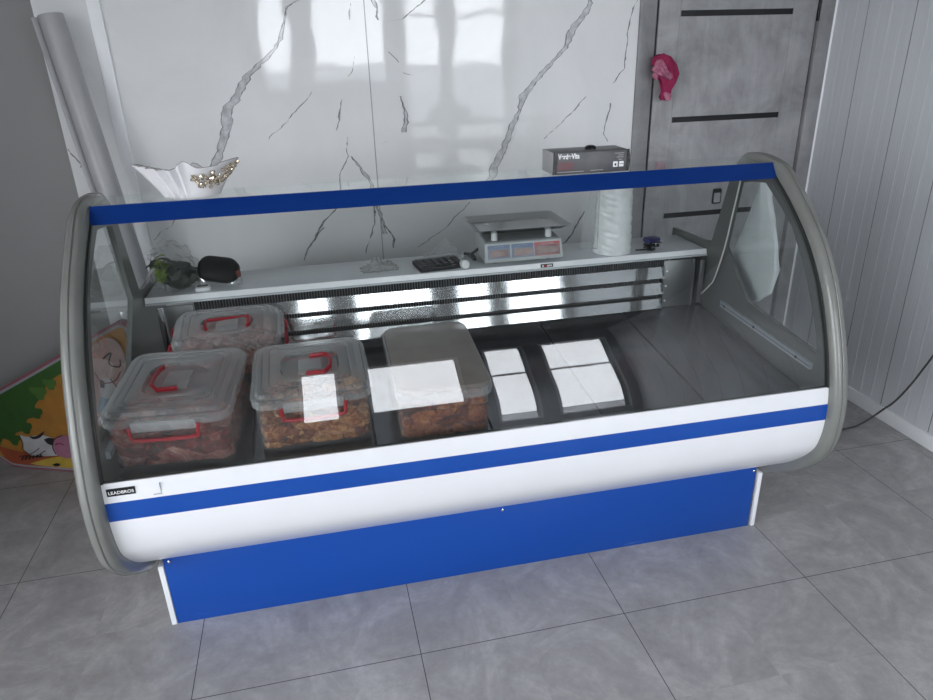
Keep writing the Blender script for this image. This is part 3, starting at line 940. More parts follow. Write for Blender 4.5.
# white worktop along the back
mb = MB()
mb.box(XA + 0.004, XB - 0.004, 2.166, 2.385, 0.833, 0.850, 0.003)
mb.box(XA + 0.002, XB - 0.001, 2.157, 2.385, 0.826, 0.832, 0.0015)
sh = part('worktop', mb, M['shelf'])
mb = MB(); mb.prism_x([(2.1600, 0.8335), (2.1655, 0.8500), (2.1680, 0.8502), (2.1680, 0.8335)], XA + 0.003, XB - 0.003)
mb.build('edge_band', M['edge'], sh, origin=PV)
mb = MB(); mb.box(0.727, 0.770, 2.1585, 2.1635, 0.836, 0.847)
mb.mi = 1; mb.box(0.731, 0.766, 2.1580, 2.163, 0.8385, 0.8445)
mb.mi = 2; mb.box(0.737, 0.748, 2.1576, 2.163, 0.8385, 0.8445)
mb.build('worktop_sticker', [M['black_matt'], M['letter'], M['red']], sh, origin=PV)

# evaporator cover
mb = MB(); mb.box(-0.40, 1.20, 2.163, 2.26, 0.652, 0.826)
part('evaporator_housing', mb, M['dark'])
mb = MB()
x = -0.385
while x < 1.185:
    mb.box(x, x + 0.0018, 2.1535, 2.165, 0.690, 0.826)
    x += 0.0088
part('coil_fins', mb, M['fins'])
for z0, z1 in ((0.650, 0.684), (0.704, 0.744), (0.763, 0.803)):
    mb = MB(); mb.prism_x([(2.1405, z0), (2.1505, z1), (2.158, z1), (2.158, z1 - 0.002), (2.1525, z1 - 0.002), (2.1435, z0)], -0.388, 1.180)
    part('cover_band', mb, M['steel'])
mb = MB(); mb.box(1.172, 1.178, 2.142, 2.16, 0.650, 0.806)
part('cover_edge', mb, M['chrome'])
mb = MB(); mb.box(1.178, 1.292, 2.150, 2.158, 0.650, 0.822, 0.001)
mb.box(1.288, 1.292, 2.14, 2.26, 0.650, 0.822)
sp = part('cover_plate', mb, M['dull_steel'])
for z in (0.675, 0.73, 0.785):
    mb = MB(); mb.lathe([(0.0036, 0), (0.0036, 0.002)], 10)
    mb.build('screw', M['letter'], sp, loc=(1.191 - PV.x, 2.150 - PV.y, z), rot=(R(90), 0, 0))
mb = MB(); mb.box(1.318, 1.336, 2.148, 2.153, 0.655, 0.815, 0.001)
part('rear_bracket', mb, M['dull_steel'])
mb = MB(); mb.box(-0.507, -0.488, 2.142, 2.147, 0.655, 0.820, 0.001)
part('rear_bracket', mb, M['chrome'])
mb = MB(); mb.box(-0.485, -0.402, 2.150, 2.158, 0.650, 0.822, 0.001)
part('cover_plate', mb, M['dull_steel'])
# white cable down the right post
mb = MB(); mb.tube(spline([(1.334, 1.996, 1.150), (1.334, 1.996, 1.114), (1.334, 2.016, 1.001), (1.334, 2.038, 0.885), (1.336, 2.078, 0.770), (1.334, 2.10, 0.735), (1.330, 2.142, 0.690)], 6), 0.0026, 8)
part('lamp_cable', mb, M['wire_white'])
# maker's badge
mb = MB(); mb.box(-0.532, -0.470, 1.4665, 1.4705, 0.5985, 0.6175, 0.0006, 1)
bd = part('maker_badge', mb, M['black'], )
me = text_mesh('LEADBROS', 0.0112, 0.0002, 0.0001)
tx = max(v.co.x for v in me.vertices)
for v in me.vertices:
    u, w, d = v.co
    v.co = (-0.5285 + u * (0.0555 / tx) - PV.x, 1.4660 - d - PV.y, 0.6042 + w)
me.materials.append(M['letter'])
lt = bpy.data.objects.new('badge_lettering', me); C.objects.link(lt); lt.parent = bd
# loose edge of clear tape on the white panel
mb = MB()
mb.box(-0.4165, -0.4155, 1.4655, 1.4715, 0.590, 0.618)
mb.box(-0.433, -0.4155, 1.4645, 1.4685, 0.5895, 0.5912)
part('tape_edge', mb, M['rail'])

# ------------------------------------------------------------------ containers of meat
def meat(name, w, d, h, z0, z1, mat, loc, rot, label, seed, size=0.03, k=0.915):
    """a heap of cut meat pressed against the tub's walls: lumpy block with chunks on top"""
    rr = random.Random(seed)
    mb = MB()
    bm = mb.bm
    hh = h - 0.022
    def side(z):
        t = (z - 0.008) / (hh - 0.008)
        return (k + 0.008) + (0.935 - k - 0.008) * t - 0.012
    nz = 14
    rings = []
    for q in range(nz + 1):
        z = z0 + (z1 - z0) * q / nz
        f = side(z)
        base = rrect(w * f, d * f, 0.026, z, 22)
        # densify the long straight runs
        dense = []
        for a, b in zip(base, base[1:] + base[:1]):
            n = max(1, int(math.hypot(b[0] - a[0], b[1] - a[1]) / 0.006))
            for m_ in range(n):
                t = m_ / n
                dense.append((a[0] + (b[0] - a[0]) * t, a[1] + (b[1] - a[1]) * t))
        ring = []
        for x, y in dense:
            p = Vector((x, y, z)) / size
            v = noise.voronoi(p * 0.8 + Vector((seed, 0, 0)))[0]
            gap = max(0.0, 0.16 - (v[1] - v[0])) * 0.045
            top = (0.010 * noise.noise(p * 0.55 + Vector((seed, 5, 0)))) * (q / nz)
            l = math.hypot(x, y)
            ring.append((x - x / l * gap, y - y / l * gap, z + top))
        rings.append(ring)
    mb.loft(rings)
    f = side(z1)
    n = max(14, int(w * d * 0.55 / (size * size)))
    for q_ in range(n):
        r = bmesh.ops.create_icosphere(bm, subdivisions=2, radius=1.0)
        cx = rr.uniform(-0.43, 0.43) * w * f; cy = rr.uniform(-0.43, 0.43) * d * f
        E_ = Euler((rr.uniform(-.5, .5), rr.uniform(-.5, .5), rr.uniform(0, 6))).to_matrix()
        sv = Vector((size * rr.uniform(0.7, 1.3), size * rr.uniform(0.5, 0.9), size * rr.uniform(0.25, 0.5)))
        sd = rr.uniform(0, 90)
        for q in r['verts']:
            nn = 1 + 0.5 * noise.noise(q.co * 1.7 + Vector((sd, 0, 0)))
            p = E_ @ Vector((q.co.x * sv.x * nn, q.co.y * sv.y * nn, q.co.z * sv.z * nn)) + Vector((cx, cy, z1 + 0.002))
            lim = 0.5 * f
            p.x = max(-w * lim, min(w * lim, p.x)); p.y = max(-d * lim, min(d * lim, p.y))
            q.co = p
    o = mb.build(name, mat, None, loc=loc, rot=rot, smooth=60)
    return tag(o, label, 'meat', kind='stuff')

def container(label, cx, cy, w, d, h, yaw, pitch, base_z, lid='clip', handle='right', group=None):
    loc = W(cx, cy, base_z)
    root = thing('food_container', label, 'food container', loc, (pitch, 0, YAW + yaw), group)
    # tapering tub with rim
    mb = MB()
    k = 0.915
    hh = h - 0.022
    rings = [rrect(w * k, d * k, 0.024, 0.0), rrect(w * (k + 0.02), d * (k + 0.02), 0.028, 0.006), rrect(w * 0.945, d * 0.945, 0.034, hh), rrect(w * 0.975, d * 0.975, 0.036, hh + 0.003)]
    inner = [rrect(w * 0.935, d * 0.935, 0.032, hh), rrect(w * (k + 0.008), d * (k + 0.008), 0.026, 0.008)]
    mb.loft(rings + inner, True, True)
    mb.build('tub', M['tub_plastic'], root)
    mb = MB()
    z = hh
    if lid == 'clip':
        R_ = [rrect(w, d, 0.040, z - 0.012), rrect(w * 1.004, d * 1.004, 0.040, z + 0.006), rrect(w * 0.975, d * 0.975, 0.036, z + 0.012),
              rrect(w * 0.93, d * 0.93, 0.032, z + 0.0125), rrect(w * 0.905, d * 0.905, 0.032, z + 0.022), rrect(w * 0.83, d * 0.83, 0.030, z + 0.0245),
              rrect(w * 0.80, d * 0.80, 0.028, z + 0.0225), rrect(w * 0.77, d * 0.77, 0.026, z + 0.0245), rrect(w * 0.70, d * 0.70, 0.024, z + 0.025),
              rrect(w * 0.68, d * 0.68, 0.024, z + 0.0225), rrect(w * 0.65, d * 0.65, 0.022, z + 0.025), rrect(w * 0.50, d * 0.50, 0.05, z + 0.025),
              rrect(w * 0.47, d * 0.46, 0.05, z + 0.014)]
        mb.loft(R_, False, True)
        ld = mb.build('lid', M['lid_plastic'], root)
        # folding carry handle
        hw, hd = w * 0.17, d * 0.155
        mb = MB()
        zz = z + 0.023
        if handle == 'right':
            pth = [(-0.01, -hd, zz), (hw * 0.7, -hd * 1.05, zz), (hw, -hd * 0.7, zz + 0.004), (hw * 1.08, 0, zz + 0.006), (hw, hd * 0.7, zz + 0.004), (hw * 0.75, hd * 1.05, zz), (0.0, hd, zz)]
        elif handle == 'left':
            pth = [(0.012, -hd, zz), (-hw * 0.7, -hd * 1.05, zz), (-hw, -hd * 0.7, zz + 0.004), (-hw * 1.08, 0, zz + 0.006), (-hw, hd * 0.8, zz + 0.004), (-hw * 0.9, hd * 1.2, zz)]
        else:
            pth = [(-w * 0.19, -0.020, zz), (-w * 0.20, -0.004, zz + 0.002), (-w * 0.19, 0.020, zz + 0.003), (w * 0.17, 0.026, zz + 0.003), (w * 0.20, 0.022, zz + 0.003), (w * 0.205, -0.002, zz + 0.002), (w * 0.195, -0.020, zz)]
        mb.tube(pth, [0.0068] * len(pth) if handle != 'along' else [0.007, 0.008, 0.006, 0.003, 0.008, 0.009, 0.008], 10, flat=0.7)
        mb.build('carry_handle', M['red'], ld)
        # clear hinge block in the recess
        mb = MB(); mb.box(-hw * 0.6, hw * 0.6, -hd * 0.85, hd * 0.85, z + 0.014, z + 0.021, 0.004)
        mb.build('handle_seat', M['lid_plastic'], ld)
        # side clips on two opposite rims
        for s in (-1, 1):
            mb = MB()
            if handle == 'along':
                L_ = d * 0.22
                q = [(s * w * 0.515, -L_, z - 0.004), (s * (w * 0.515 + 0.010), -L_, z - 0.028), (s * (w * 0.515 + 0.006), -L_, z - 0.045), (s * (w * 0.515 + 0.006), L_, z - 0.045), (s * (w * 0.515 + 0.010), L_, z - 0.028), (s * w * 0.515, L_, z - 0.004)]
                mb.tube(q, 0.0050, 8); 
                mb.build('side_clip', M['red'], root)
                mb = MB(); mb.box(s * w * 0.485 - 0.004, s * w * 0.485 + 0.014, -L_ * 1.3, L_ * 1.3, z - 0.012, z + 0.008, 0.004)
                mb.build('clip_tab', M['lid_plastic'], root)
            else:
                L_ = w * 0.265
                y_ = s * (d * 0.5 + 0.004)
                q = [(-L_, y_, z - 0.008), (-L_ * 0.96, y_ + s * 0.006, z - 0.030), (-L_ * 0.94, y_ + s * 0.005, z - 0.040), (-L_ * 0.6, y_ + s * 0.006, z - 0.043),
                     (0, y_ + s * 0.006, z - 0.044), (L_ * 0.6, y_ + s * 0.006, z - 0.043), (L_ * 0.94, y_ + s * 0.005, z - 0.040), (L_ * 0.96, y_ + s * 0.006, z - 0.030), (L_, y_, z - 0.008)]
                mb.tube(q, 0.0048, 8)
                mb.build('side_clip', M['red'], root)
                mb = MB(); mb.box(-L_ * 0.93, L_ * 0.93, y_ - 0.008 if s > 0 else y_ - 0.003, y_ + 0.003 if s > 0 else y_ + 0.008, z - 0.022, z + 0.004, 0.003)
                mb.build('clip_tab', M['lid_plastic'], root)
    else:
        R_ = [rrect(w, d, 0.040, z - 0.016), rrect(w * 1.006, d * 1.006, 0.040, z + 0.004), rrect(w * 0.985, d * 0.985, 0.036, z + 0.010), rrect(w * 0.955, d * 0.965, 0.034, z + 0.010)]
        mb.loft(R_, False, False)
        ld = mb.build('lid', M['lid_plastic'], root)
        mb = MB()
        mb.loft([rrect(w * 0.955, d * 0.965, 0.034, z + 0.010), rrect(w * 0.945, d * 0.955, 0.034, z + 0.0175), rrect(w * 0.90, d * 0.93, 0.03, z + 0.019)], False, True)
        mb.build('lid_top', M['fog_lid'], ld)
    return root

P6 = math.atan(0.105)
def dz(y): return deck_z(y) + 0.0012
cA = container('large clear lidded container of raw red meat at the left end of the case', -0.386, 1.728, 0.305, 0.325, 0.166, -0.09, P6, dz(1.728), 'clip', 'left')
meat('raw_meat', 0.305, 0.325, 0.166, 0.011, 0.098, M['meat_raw'], cA.location, cA.rotation_euler, 'large raw red and white meat pieces in the leftmost front container', 11, 0.048)
cC = container('clear lidded container with red handle holding orange marinated meat, second from the left', -0.055, 1.720, 0.300, 0.290, 0.168, 0.02, P6, dz(1.720), 'clip', 'right')
meat('marinated_meat', 0.300, 0.290, 0.168, 0.011, 0.072, M['meat_orange'], cC.location, cC.rotation_euler, 'orange brown marinated meat chunks in the second container from the left', 12, 0.030)
cD = container('clear container with fogged grey-beige lid and brown meat, rightmost of the containers', 0.276, 1.720, 0.252, 0.372, 0.164, 0.0, P6, dz(1.720), 'fog')
meat('brown_meat', 0.252, 0.372, 0.164, 0.011, 0.088, M['meat_brown'], cD.location, cD.rotation_euler, 'dark brown marinated meat under the fogged lid of the rightmost container', 13, 0.030)
cB = container('smaller lidded container with pink meat tilted against the coil cover behind the others', -0.289, 2.035, 0.305, 0.190, 0.137, 0.01, R(14), 0.668, 'clip', 'along')
meat('pink_meat', 0.305, 0.190, 0.137, 0.011, 0.085, M['meat_pink'], cB.location, cB.rotation_euler, 'pale pink meat in the tilted container at the back', 14, 0.028)

# knife lying on the deck at the left
kn = thing('kitchen_knife', 'bright pointed knife lying on the deck left of the raw meat container', 'knife', W(-0.505, 1.545, dz(1.545)), (P6, 0, YAW - 0.35))
mb = MB()
rings = []
for t in [i / 12 for i in range(13)]:
    xx = -0.045 + 0.085 * t
    hw_ = 0.010 * math.sqrt(max(0.02, 1 - t ** 3)) * (0.6 + 0.4 * min(1, t * 4))
    rings.append([(xx, -hw_, 0.0006), (xx, 0, 0.0003), (xx, hw_, 0.0006), (xx, 0, 0.0030)])
mb.loft(rings)
mb.build('blade', M['knife'], kn)
mb = MB(); mb.tube([(-0.045, 0, 0.004), (-0.075, 0.012, 0.007), (-0.085, 0.05, 0.008), (-0.075, 0.085, 0.007)], [0.005, 0.007, 0.0075, 0.006], 10)
mb.build('handle', M['white_plastic'], kn)

# ------------------------------------------------------------------ things on the canopy
bw = thing('decorative_bowl', 'white fluted leaf shaped bowl with champagne crystals standing on the canopy at left', 'bowl', W(-0.305, 1.934, 1.190), (0, 0, YAW))
mb = MB()
NB = 72
def bowl_ring(t, inset=0.0):
    pts = []
    for k in range(NB):
        a = 2 * math.pi * k / NB
        ca, sa = math.cos(a), math.sin(a)
        bx, by = 0.070, 0.042
        rx, ry = 0.122, 0.080
        tip = abs(ca) ** 6
        rx2 = rx + (0.006 if ca > 0 else 0.006) * tip
        e = t ** 1.15
        x = ca * (bx + (rx2 - bx) * e)
        y = sa * (by + (ry - by) * e)
        flute = 0.0
        if ca < 0.15:
            flute = 0.0085 * math.sin(a * 26) * (0.35 + 0.65 * t) * min(1, (0.15 - ca) * 3)
        rn = math.hypot(ca, sa)
        x += ca * (flute - inset); y += sa * (flute - inset)
        top = 0.062 + 0.022 * abs(ca) ** 2.2 + (0.021 * math.exp(-((ca - 0.02) / 0.16) ** 2)) + (0.004 if ca > 0.7 else 0) - (0.012 if sa > 0 else 0) * abs(sa) + (0.012 if sa < 0 else 0) * abs(sa)
        pts.append((x, y, 0.0 + top * t if t > 0 else 0.0))
    return pts
outer = [bowl_ring(t) for t in (0, 0.03, 0.15, 0.3, 0.45, 0.6, 0.75, 0.88, 0.97, 1.0)]
inner = [bowl_ring(t, 0.004) for t in (1.0, 0.95, 0.8, 0.6, 0.4, 0.2, 0.10)]
mb.loft(outer + inner)
mb.build('bowl_body', M['ceramic'], bw, smooth=45)
mb = MB()
rg = bowl_ring(1.0, 0.002)
mb.tube([(p[0], p[1], p[2] + 0.0005) for p in rg + rg[:1]], 0.0015, 6, cap=False)
mb.build('rim_line', M['ceramic_rim'], bw)
rr = random.Random(5)
for k in range(95):
    u = rr.random()
    a = R(-82 + 80 * u)                   # front right quarter
    tmin = 0.62 - 0.30 * math.sin(math.pi * min(1, u * 1.2))
    t = rr.uniform(tmin, 0.97)
    ca, sa = math.cos(a), math.sin(a)
    e = t ** 1.15
    x = ca * (0.066 + (0.125 - 0.066) * e); y = sa * (0.042 + (0.080 - 0.042) * e)
    top = 0.062 + 0.022 * abs(ca) ** 2.2 + (0.021 * math.exp(-((ca - 0.02) / 0.16) ** 2))
    s = rr.uniform(0.0038, 0.0064)
    mb = MB()
    bmesh.ops.create_icosphere(mb.bm, subdivisions=1, radius=s)
    mb.build('crystal', M['crystal'], bw, loc=(x * 1.02, y * 1.03, top * t), rot=(rr.random() * 3, rr.random() * 3, 0), smooth=0)

bx = thing('glove_box', 'dark grey carton of disposable gloves with white lettering lying on the blue canopy', 'carton', W(0.664, 1.877, 1.190), (0, 0, YAW - 0.02))
mb = MB()
N_ = 8
def wall(y0, y1, x0, x1, z0, z1):
    mb.box(x0, x1, y0, y1, z0, z1, 0.0015)
mb.box(0.004, 0.226, 0.0, 0.105, 0.0, 0.0605, 0.003)
mb.build('carton_body', M['carton'], bx)
mb = MB(); mb.box(0.0, 0.0042, 0.004, 0.101, 0.001, 0.0615, 0.002)
mb.build('end_flap', M['carton_side'], bx)
for x0, x1, tilt in ((0.000, 0.014, 1), (0.219, 0.230, -1)):
    mb = MB()
    pts = [(x0, 0.0), (x0 + (0.004 if tilt > 0 else 0), 0.060), (x1 - (0 if tilt > 0 else 0.004), 0.061), (x1, 0.03), (x1 - 0.003, 0.0)]
    mb.loft([[(x, -0.0012, z + 0.001) for x, z in pts], [(x, 0.002, z + 0.001) for x, z in pts]])
    mb.build('black_edge', M['black'], bx)
mb = MB(); mb.box(0.016, 0.062, -0.0006, 0.001, 0.012, 0.034)
mb.build('red_print', M['carton_red'], bx)
me = text_mesh('Verde·Vita', 0.021, 0.0003, 0.0006)
tx = max(v.co.x for v in me.vertices)
for v in me.vertices:
    u, w_, d_ = v.co
    v.co = (0.016 + u * 0.062 / tx, -0.0008 - d_, 0.043 + w_ * 0.95)
me.materials.append(M['letter'])
o = bpy.data.objects.new('carton_lettering', me); C.objects.link(o); o.parent = bx
for q_ in ((0.014, 0.092, 0.0065, 0.008), (0.112, 0.150, 0.0075, 0.0088), (0.183, 0.210, 0.051, 0.0524), (0.193, 0.209, 0.0455, 0.0468), (0.189, 0.209, 0.040, 0.0415), (0.194, 0.206, 0.0335, 0.035)):
    mb = MB(); mb.box(q_[0], q_[1], -0.0008, 0.0005, q_[2], q_[3])
    mb.build('small_print', M['print'], bx)
for x0 in (0.179, 0.197):
    mb = MB(); mb.box(x0, x0 + 0.0135, -0.001, 0.0005, 0.014, 0.029, 0.0005, 1)
    mb.mi = 1
    if x0 < 0.19:
        mb.box(x0 + 0.004, x0 + 0.0095, -0.0014, 0, 0.0175, 0.024)
    else:
        mb.box(x0 + 0.0015, x0 + 0.012, -0.0014, 0, 0.0212, 0.0226)
    mb.build('care_symbol', [M['letter'], M['black_matt']], bx)
mb = MB()
mb.lathe([(0.016, 0.060), (0.0165, 0.066), (0.012, 0.070), (0.004, 0.0715)], 16, 0.128, 0.05)
mb.build('protruding_glove', M['black'], bx)

# ------------------------------------------------------------------ things on the worktop
ZW = 0.8502
# price scale
sca = thing('price_scale', 'pale grey electronic price scale with steel pan on the white worktop', 'scale', W(0.676, 2.266, ZW), (0, 0, YAW - 0.01))
mb = MB()
fy = -0.085
mb.loft([[(-0.135, fy + 0.002, 0.010), (0.135, fy + 0.002, 0.010), (0.130, 0.105, 0.010), (-0.130, 0.105, 0.010)],
         [(-0.137, fy, 0.016), (0.137, fy, 0.016), (0.132, 0.108, 0.016), (-0.132, 0.108, 0.016)],
         [(-0.134, fy + 0.014, 0.072), (0.134, fy + 0.014, 0.072), (0.128, 0.106, 0.085), (-0.128, 0.106, 0.085)],
         [(-0.131, fy + 0.018, 0.075), (0.131, fy + 0.018, 0.075), (0.125, 0.102, 0.088), (-0.125, 0.102, 0.088)]])
mb.build('scale_housing', M['scale_body'], sca)
mb = MB()
mb.loft([[(-0.127, fy + 0.024, 0.0762), (0.127, fy + 0.024, 0.0762), (0.122, 0.098, 0.0886), (-0.122, 0.098, 0.0886)],
         [(-0.125, fy + 0.026, 0.0775), (0.125, fy + 0.026, 0.0775), (0.120, 0.096, 0.0895), (-0.120, 0.096, 0.0895)]])
mb.build('top_plate', M['scale_top'], sca)
tl = math.atan(0.014 / 0.056)
for (x0, x1, mt) in ((-0.126, -0.048, 'disp_blue'), (-0.043, 0.034, 'disp_blue'), (0.037, 0.128, 'disp_red')):
    mb = MB(); mb.box(x0, x1, -0.0016, 0.001, 0.004, 0.050, 0.001, 1)
    dp = mb.build('display_surround', M[mt], sca, loc=(0, fy + 0.0015, 0.018), rot=(-tl, 0, 0))
    mb = MB(); mb.box(x0 + 0.006, x1 - 0.006, -0.0024, 0, 0.009, 0.034 if mt == 'disp_blue' else 0.038, 0.0006, 1)
    mb.build('display_window', M['disp_dark'], dp)
    mb = MB()
    z1 = 0.036 if mt == 'disp_blue' else 0.040
    for a, b, c_, d_ in ((x0 + 0.004, x1 - 0.004, z1, z1 + 0.0012), (x0 + 0.004, x1 - 0.004, 0.006, 0.0072), (x0 + 0.004, x0 + 0.0052, 0.006, z1), (x1 - 0.0052, x1 - 0.004, 0.006, z1), (x0 + 0.022, x1 - 0.022, 0.0435, 0.0455)):
        mb.box(a, b, -0.0026, 0, c_, d_)
    mb.build('display_outline', M['rail'], dp)
for x in (-0.095, 0.095):
    for y in (-0.045, 0.07):
        mb = MB(); mb.lathe([(0.012, 0.076), (0.011, 0.095), (0.009, 0.108)], 14, x, y)
        mb.build('pan_post', M['white_plastic'], sca)
        mb = MB(); mb.lathe([(0.012, 0.0), (0.013, 0.011)], 12, x, y)
        mb.build('foot', M['black_matt'], sca)
mb = MB()
pc = 0.028
mb.loft([rrect(0.27, 0.17, 0.02, 0.1065, cy=pc), rrect(0.29, 0.185, 0.02, 0.1075, cy=pc), rrect(0.325, 0.235, 0.02, 0.1225, cy=pc), rrect(0.333, 0.243, 0.022, 0.1225, cy=pc), rrect(0.333, 0.243, 0.022, 0.1205, cy=pc),
         rrect(0.326, 0.236, 0.02, 0.1205, cy=pc), rrect(0.291, 0.186, 0.02, 0.106, cy=pc), rrect(0.268, 0.168, 0.02, 0.105, cy=pc)])
mb.build('weighing_pan', M['pan_steel'], sca)
mb = MB(); mb.tube(spline([(-0.132, 0.04, 0.03), (-0.16, 0.03, 0.012), (-0.155, -0.01, 0.006), (-0.15, 0.05, 0.005), (-0.175, 0.08, 0.006)], 6), 0.005, 8)
mb.build('mains_lead', M['black_matt'], sca)

# roll of plastic bags
br = thing('plastic_bag_roll', 'tall white translucent roll of plastic bags standing on the worktop right of the scale', 'bag roll', W(1.014, 2.235, ZW), (0, 0, YAW))
mb = MB()
rings = []
NR = 40
for i in range(60):
    t = i / 59
    z = 0.242 * t
    base = 0.067 - 0.006 * t
    rings.append([((base + 0.0035 * noise.noise(Vector((math.cos(2 * math.pi * k / NR) * 1.5, math.sin(2 * math.pi * k / NR) * 1.5 + t * 2, t * 26 + 3.0 * math.cos(2 * math.pi * k / NR))))) * math.cos(2 * math.pi * k / NR),
                   (base + 0.0035 * noise.noise(Vector((math.cos(2 * math.pi * k / NR) * 1.5, math.sin(2 * math.pi * k / NR) * 1.5 + t * 2, t * 26 + 3.0 * math.cos(2 * math.pi * k / NR))))) * math.sin(2 * math.pi * k / NR), z + 0.001) for k in range(NR)])
mb.loft(rings)
mb.build('rolled_bags', M['bag_roll'], br, smooth=60)
mb = MB(); mb.lathe([(0.018, 0.2425), (0.018, 0.252), (0.012, 0.254)], 16, 0.005, -0.02)
mb.lathe([(0.007, 0.2425), (0.007, 0.250)], 12, -0.028, -0.025)
mb.build('core_plug', M['black_matt'], br)
mb = MB()
mb.loft([[(-0.066, -0.03, 0.02), (-0.120, -0.01, 0.02), (-0.120, 0.0, 0.02), (-0.06, 0.0, 0.02)],
         [(-0.064, -0.025, 0.12), (-0.110, -0.01, 0.12), (-0.110, 0.0, 0.12), (-0.06, 0.0, 0.12)],
         [(-0.062, -0.02, 0.235), (-0.085, -0.01, 0.235), (-0.085, 0.0, 0.235), (-0.058, 0.0, 0.235)]])
mb.build('loose_bag_end', M['bag_clear'], br)

# calculator
ca = thing('desk_calculator', 'black desk calculator with rows of raised keys lying on the worktop', 'calculator', W(0.388, 2.236, ZW), (0, 0, YAW + 0.12))
mb = MB(); mb.box(-0.078, 0.078, -0.055, 0.055, 0, 0.016, 0.004)
mb.build('calculator_body', M['black_matt'], ca)
mb = MB(); mb.box(-0.07, 0.07, 0.030, 0.050, 0.016, 0.019, 0.001)
mb.build('screen', M['key_black'], ca)
km = None
for i in range(6):
    for j in range(4):
        if km is None:
            mb = MB(); mb.box(-0.009, 0.009, -0.007, 0.007, 0, 0.006, 0.002, 1)
            km = mb.build('key', M['key_black'], ca)
            q = km
        else:
            q = km.copy(); C.objects.link(q); q.parent = ca
        q.location = (-0.060 + 0.024 * i, -0.043 + 0.019 * j, 0.016)

# roll end (white disc on its edge)
mb = MB(); mb.lathe([(0.004, -0.014), (0.0135, -0.014), (0.0145, -0.012), (0.0145, 0.012), (0.0135, 0.014), (0.004, 0.014)], 28)
o = mb.build('tape_roll', M['white_plastic'], None, loc=W(0.467, 2.183, ZW + 0.0147), rot=(R(80), 0, YAW + 0.1))
tag(o, 'small white paper roll standing on its edge left of the scale', 'roll')

# crumpled clear bag behind the calculator
def crumple(w, d, h, seed, peak=(0, 0), folds=1.0, nx=22, ny=16):
    mb = MB()
    g = []
    for j in range(ny + 1):
        row = []
        for i in range(nx + 1):
            u, v = i / nx * 2 - 1, j / ny * 2 - 1
            rad = max(0, 1 - math.hypot(u - peak[0], v - peak[1]))
            nz = noise.noise(Vector((u * 2.3, v * 2.3, seed))) * 0.5 + noise.noise(Vector((u * 6, v * 6, seed + 5))) * 0.3
            edge = min(1, (1 - abs(u)) * 4, (1 - abs(v)) * 4)
            z = h * max(0.0, (rad * 0.9 + folds * nz * 0.5) * (0.25 + 0.75 * edge)) + 0.001
            px = u * w / 2 * (1 + 0.18 * noise.noise(Vector((v * 3, seed, 1.0)))); py = v * d / 2 * (1 + 0.18 * noise.noise(Vector((u * 3, seed, 2.0))))
            row.append(mb.v((px, py, z)))
        g.append(row)
    for j in range(ny):
        for i in range(nx):
            mb.face([g[j][i], g[j][i + 1], g[j + 1][i + 1], g[j + 1][i]])
    # underside
    b = [mb.v((q.co.x * 0.96, q.co.y * 0.96, 0.0003)) for q in (g[0] + [r[-1] for r in g[1:]] + g[-1][-2::-1] + [r[0] for r in g[-2:0:-1]])]
    ring = (g[0] + [r[-1] for r in g[1:]] + g[-1][-2::-1] + [r[0] for r in g[-2:0:-1]])
    for i in range(len(ring)):
        k = (i + 1) % len(ring)
        mb.face([ring[i], b[i], b[k], ring[k]])
    return mb
o = crumple(0.13, 0.07, 0.075, 4.2, (0.1, 0.2), 0.7).build('clear_plastic_bag', M['bag_clear'], None, loc=W(0.428, 2.346, ZW + 0.0005), rot=(0, 0, 0.1), smooth=50)
tag(o, 'empty clear plastic bag slumped behind the black calculator', 'plastic bag')
o = crumple(0.125, 0.075, 0.045, 9.1, (0, 0), 1.5, 26, 18).build('crumpled_wrapper', M['bag_grey'], None, loc=W(0.190, 2.262, ZW + 0.0005), rot=(0, 0, 0.05), smooth=25)
tag(o, 'crumpled grey plastic wrapper on the worktop left of the calculator', 'wrapper')

# keys
kb = thing('key_bunch', 'small bunch of dark keys with navy fob on the worktop right of the bag roll', 'keys', W(1.158, 2.226, ZW), (0, 0, YAW))
kb.scale = (1.45, 1.45, 1.45)
rr = random.Random(9)
for k in range(4):
    mb = MB()
    a = rr.uniform(0, 6.28)
    mb.lathe([(0.010, 0), (0.011, 0.002), (0.010, 0.004)], 14)
    mb.box(0.008, 0.038, -0.0035, 0.0035, 0.0008, 0.0032, 0.0008, 1)
    mb.build('key', M['black'], kb, loc=(rr.uniform(-0.018, 0.018), rr.uniform(-0.018, 0.018), 0.001 + 0.0045 * k), rot=(0, rr.uniform(-0.1, 0.1), a))
mb = MB(); mb.box(-0.024, 0.020, -0.012, 0.012, 0.018, 0.030, 0.005)
mb.build('key_fob', M['navy'], kb, rot=(0.15, 0.05, 0.4))
mb = MB(); mb.tube([(0.016 * math.cos(t * 0.4), 0.016 * math.sin(t * 0.4), 0.017) for t in range(17)], 0.0012, 6)
mb.build('key_ring', M['chrome'], kb, loc=(0.012, -0.008, 0.0))

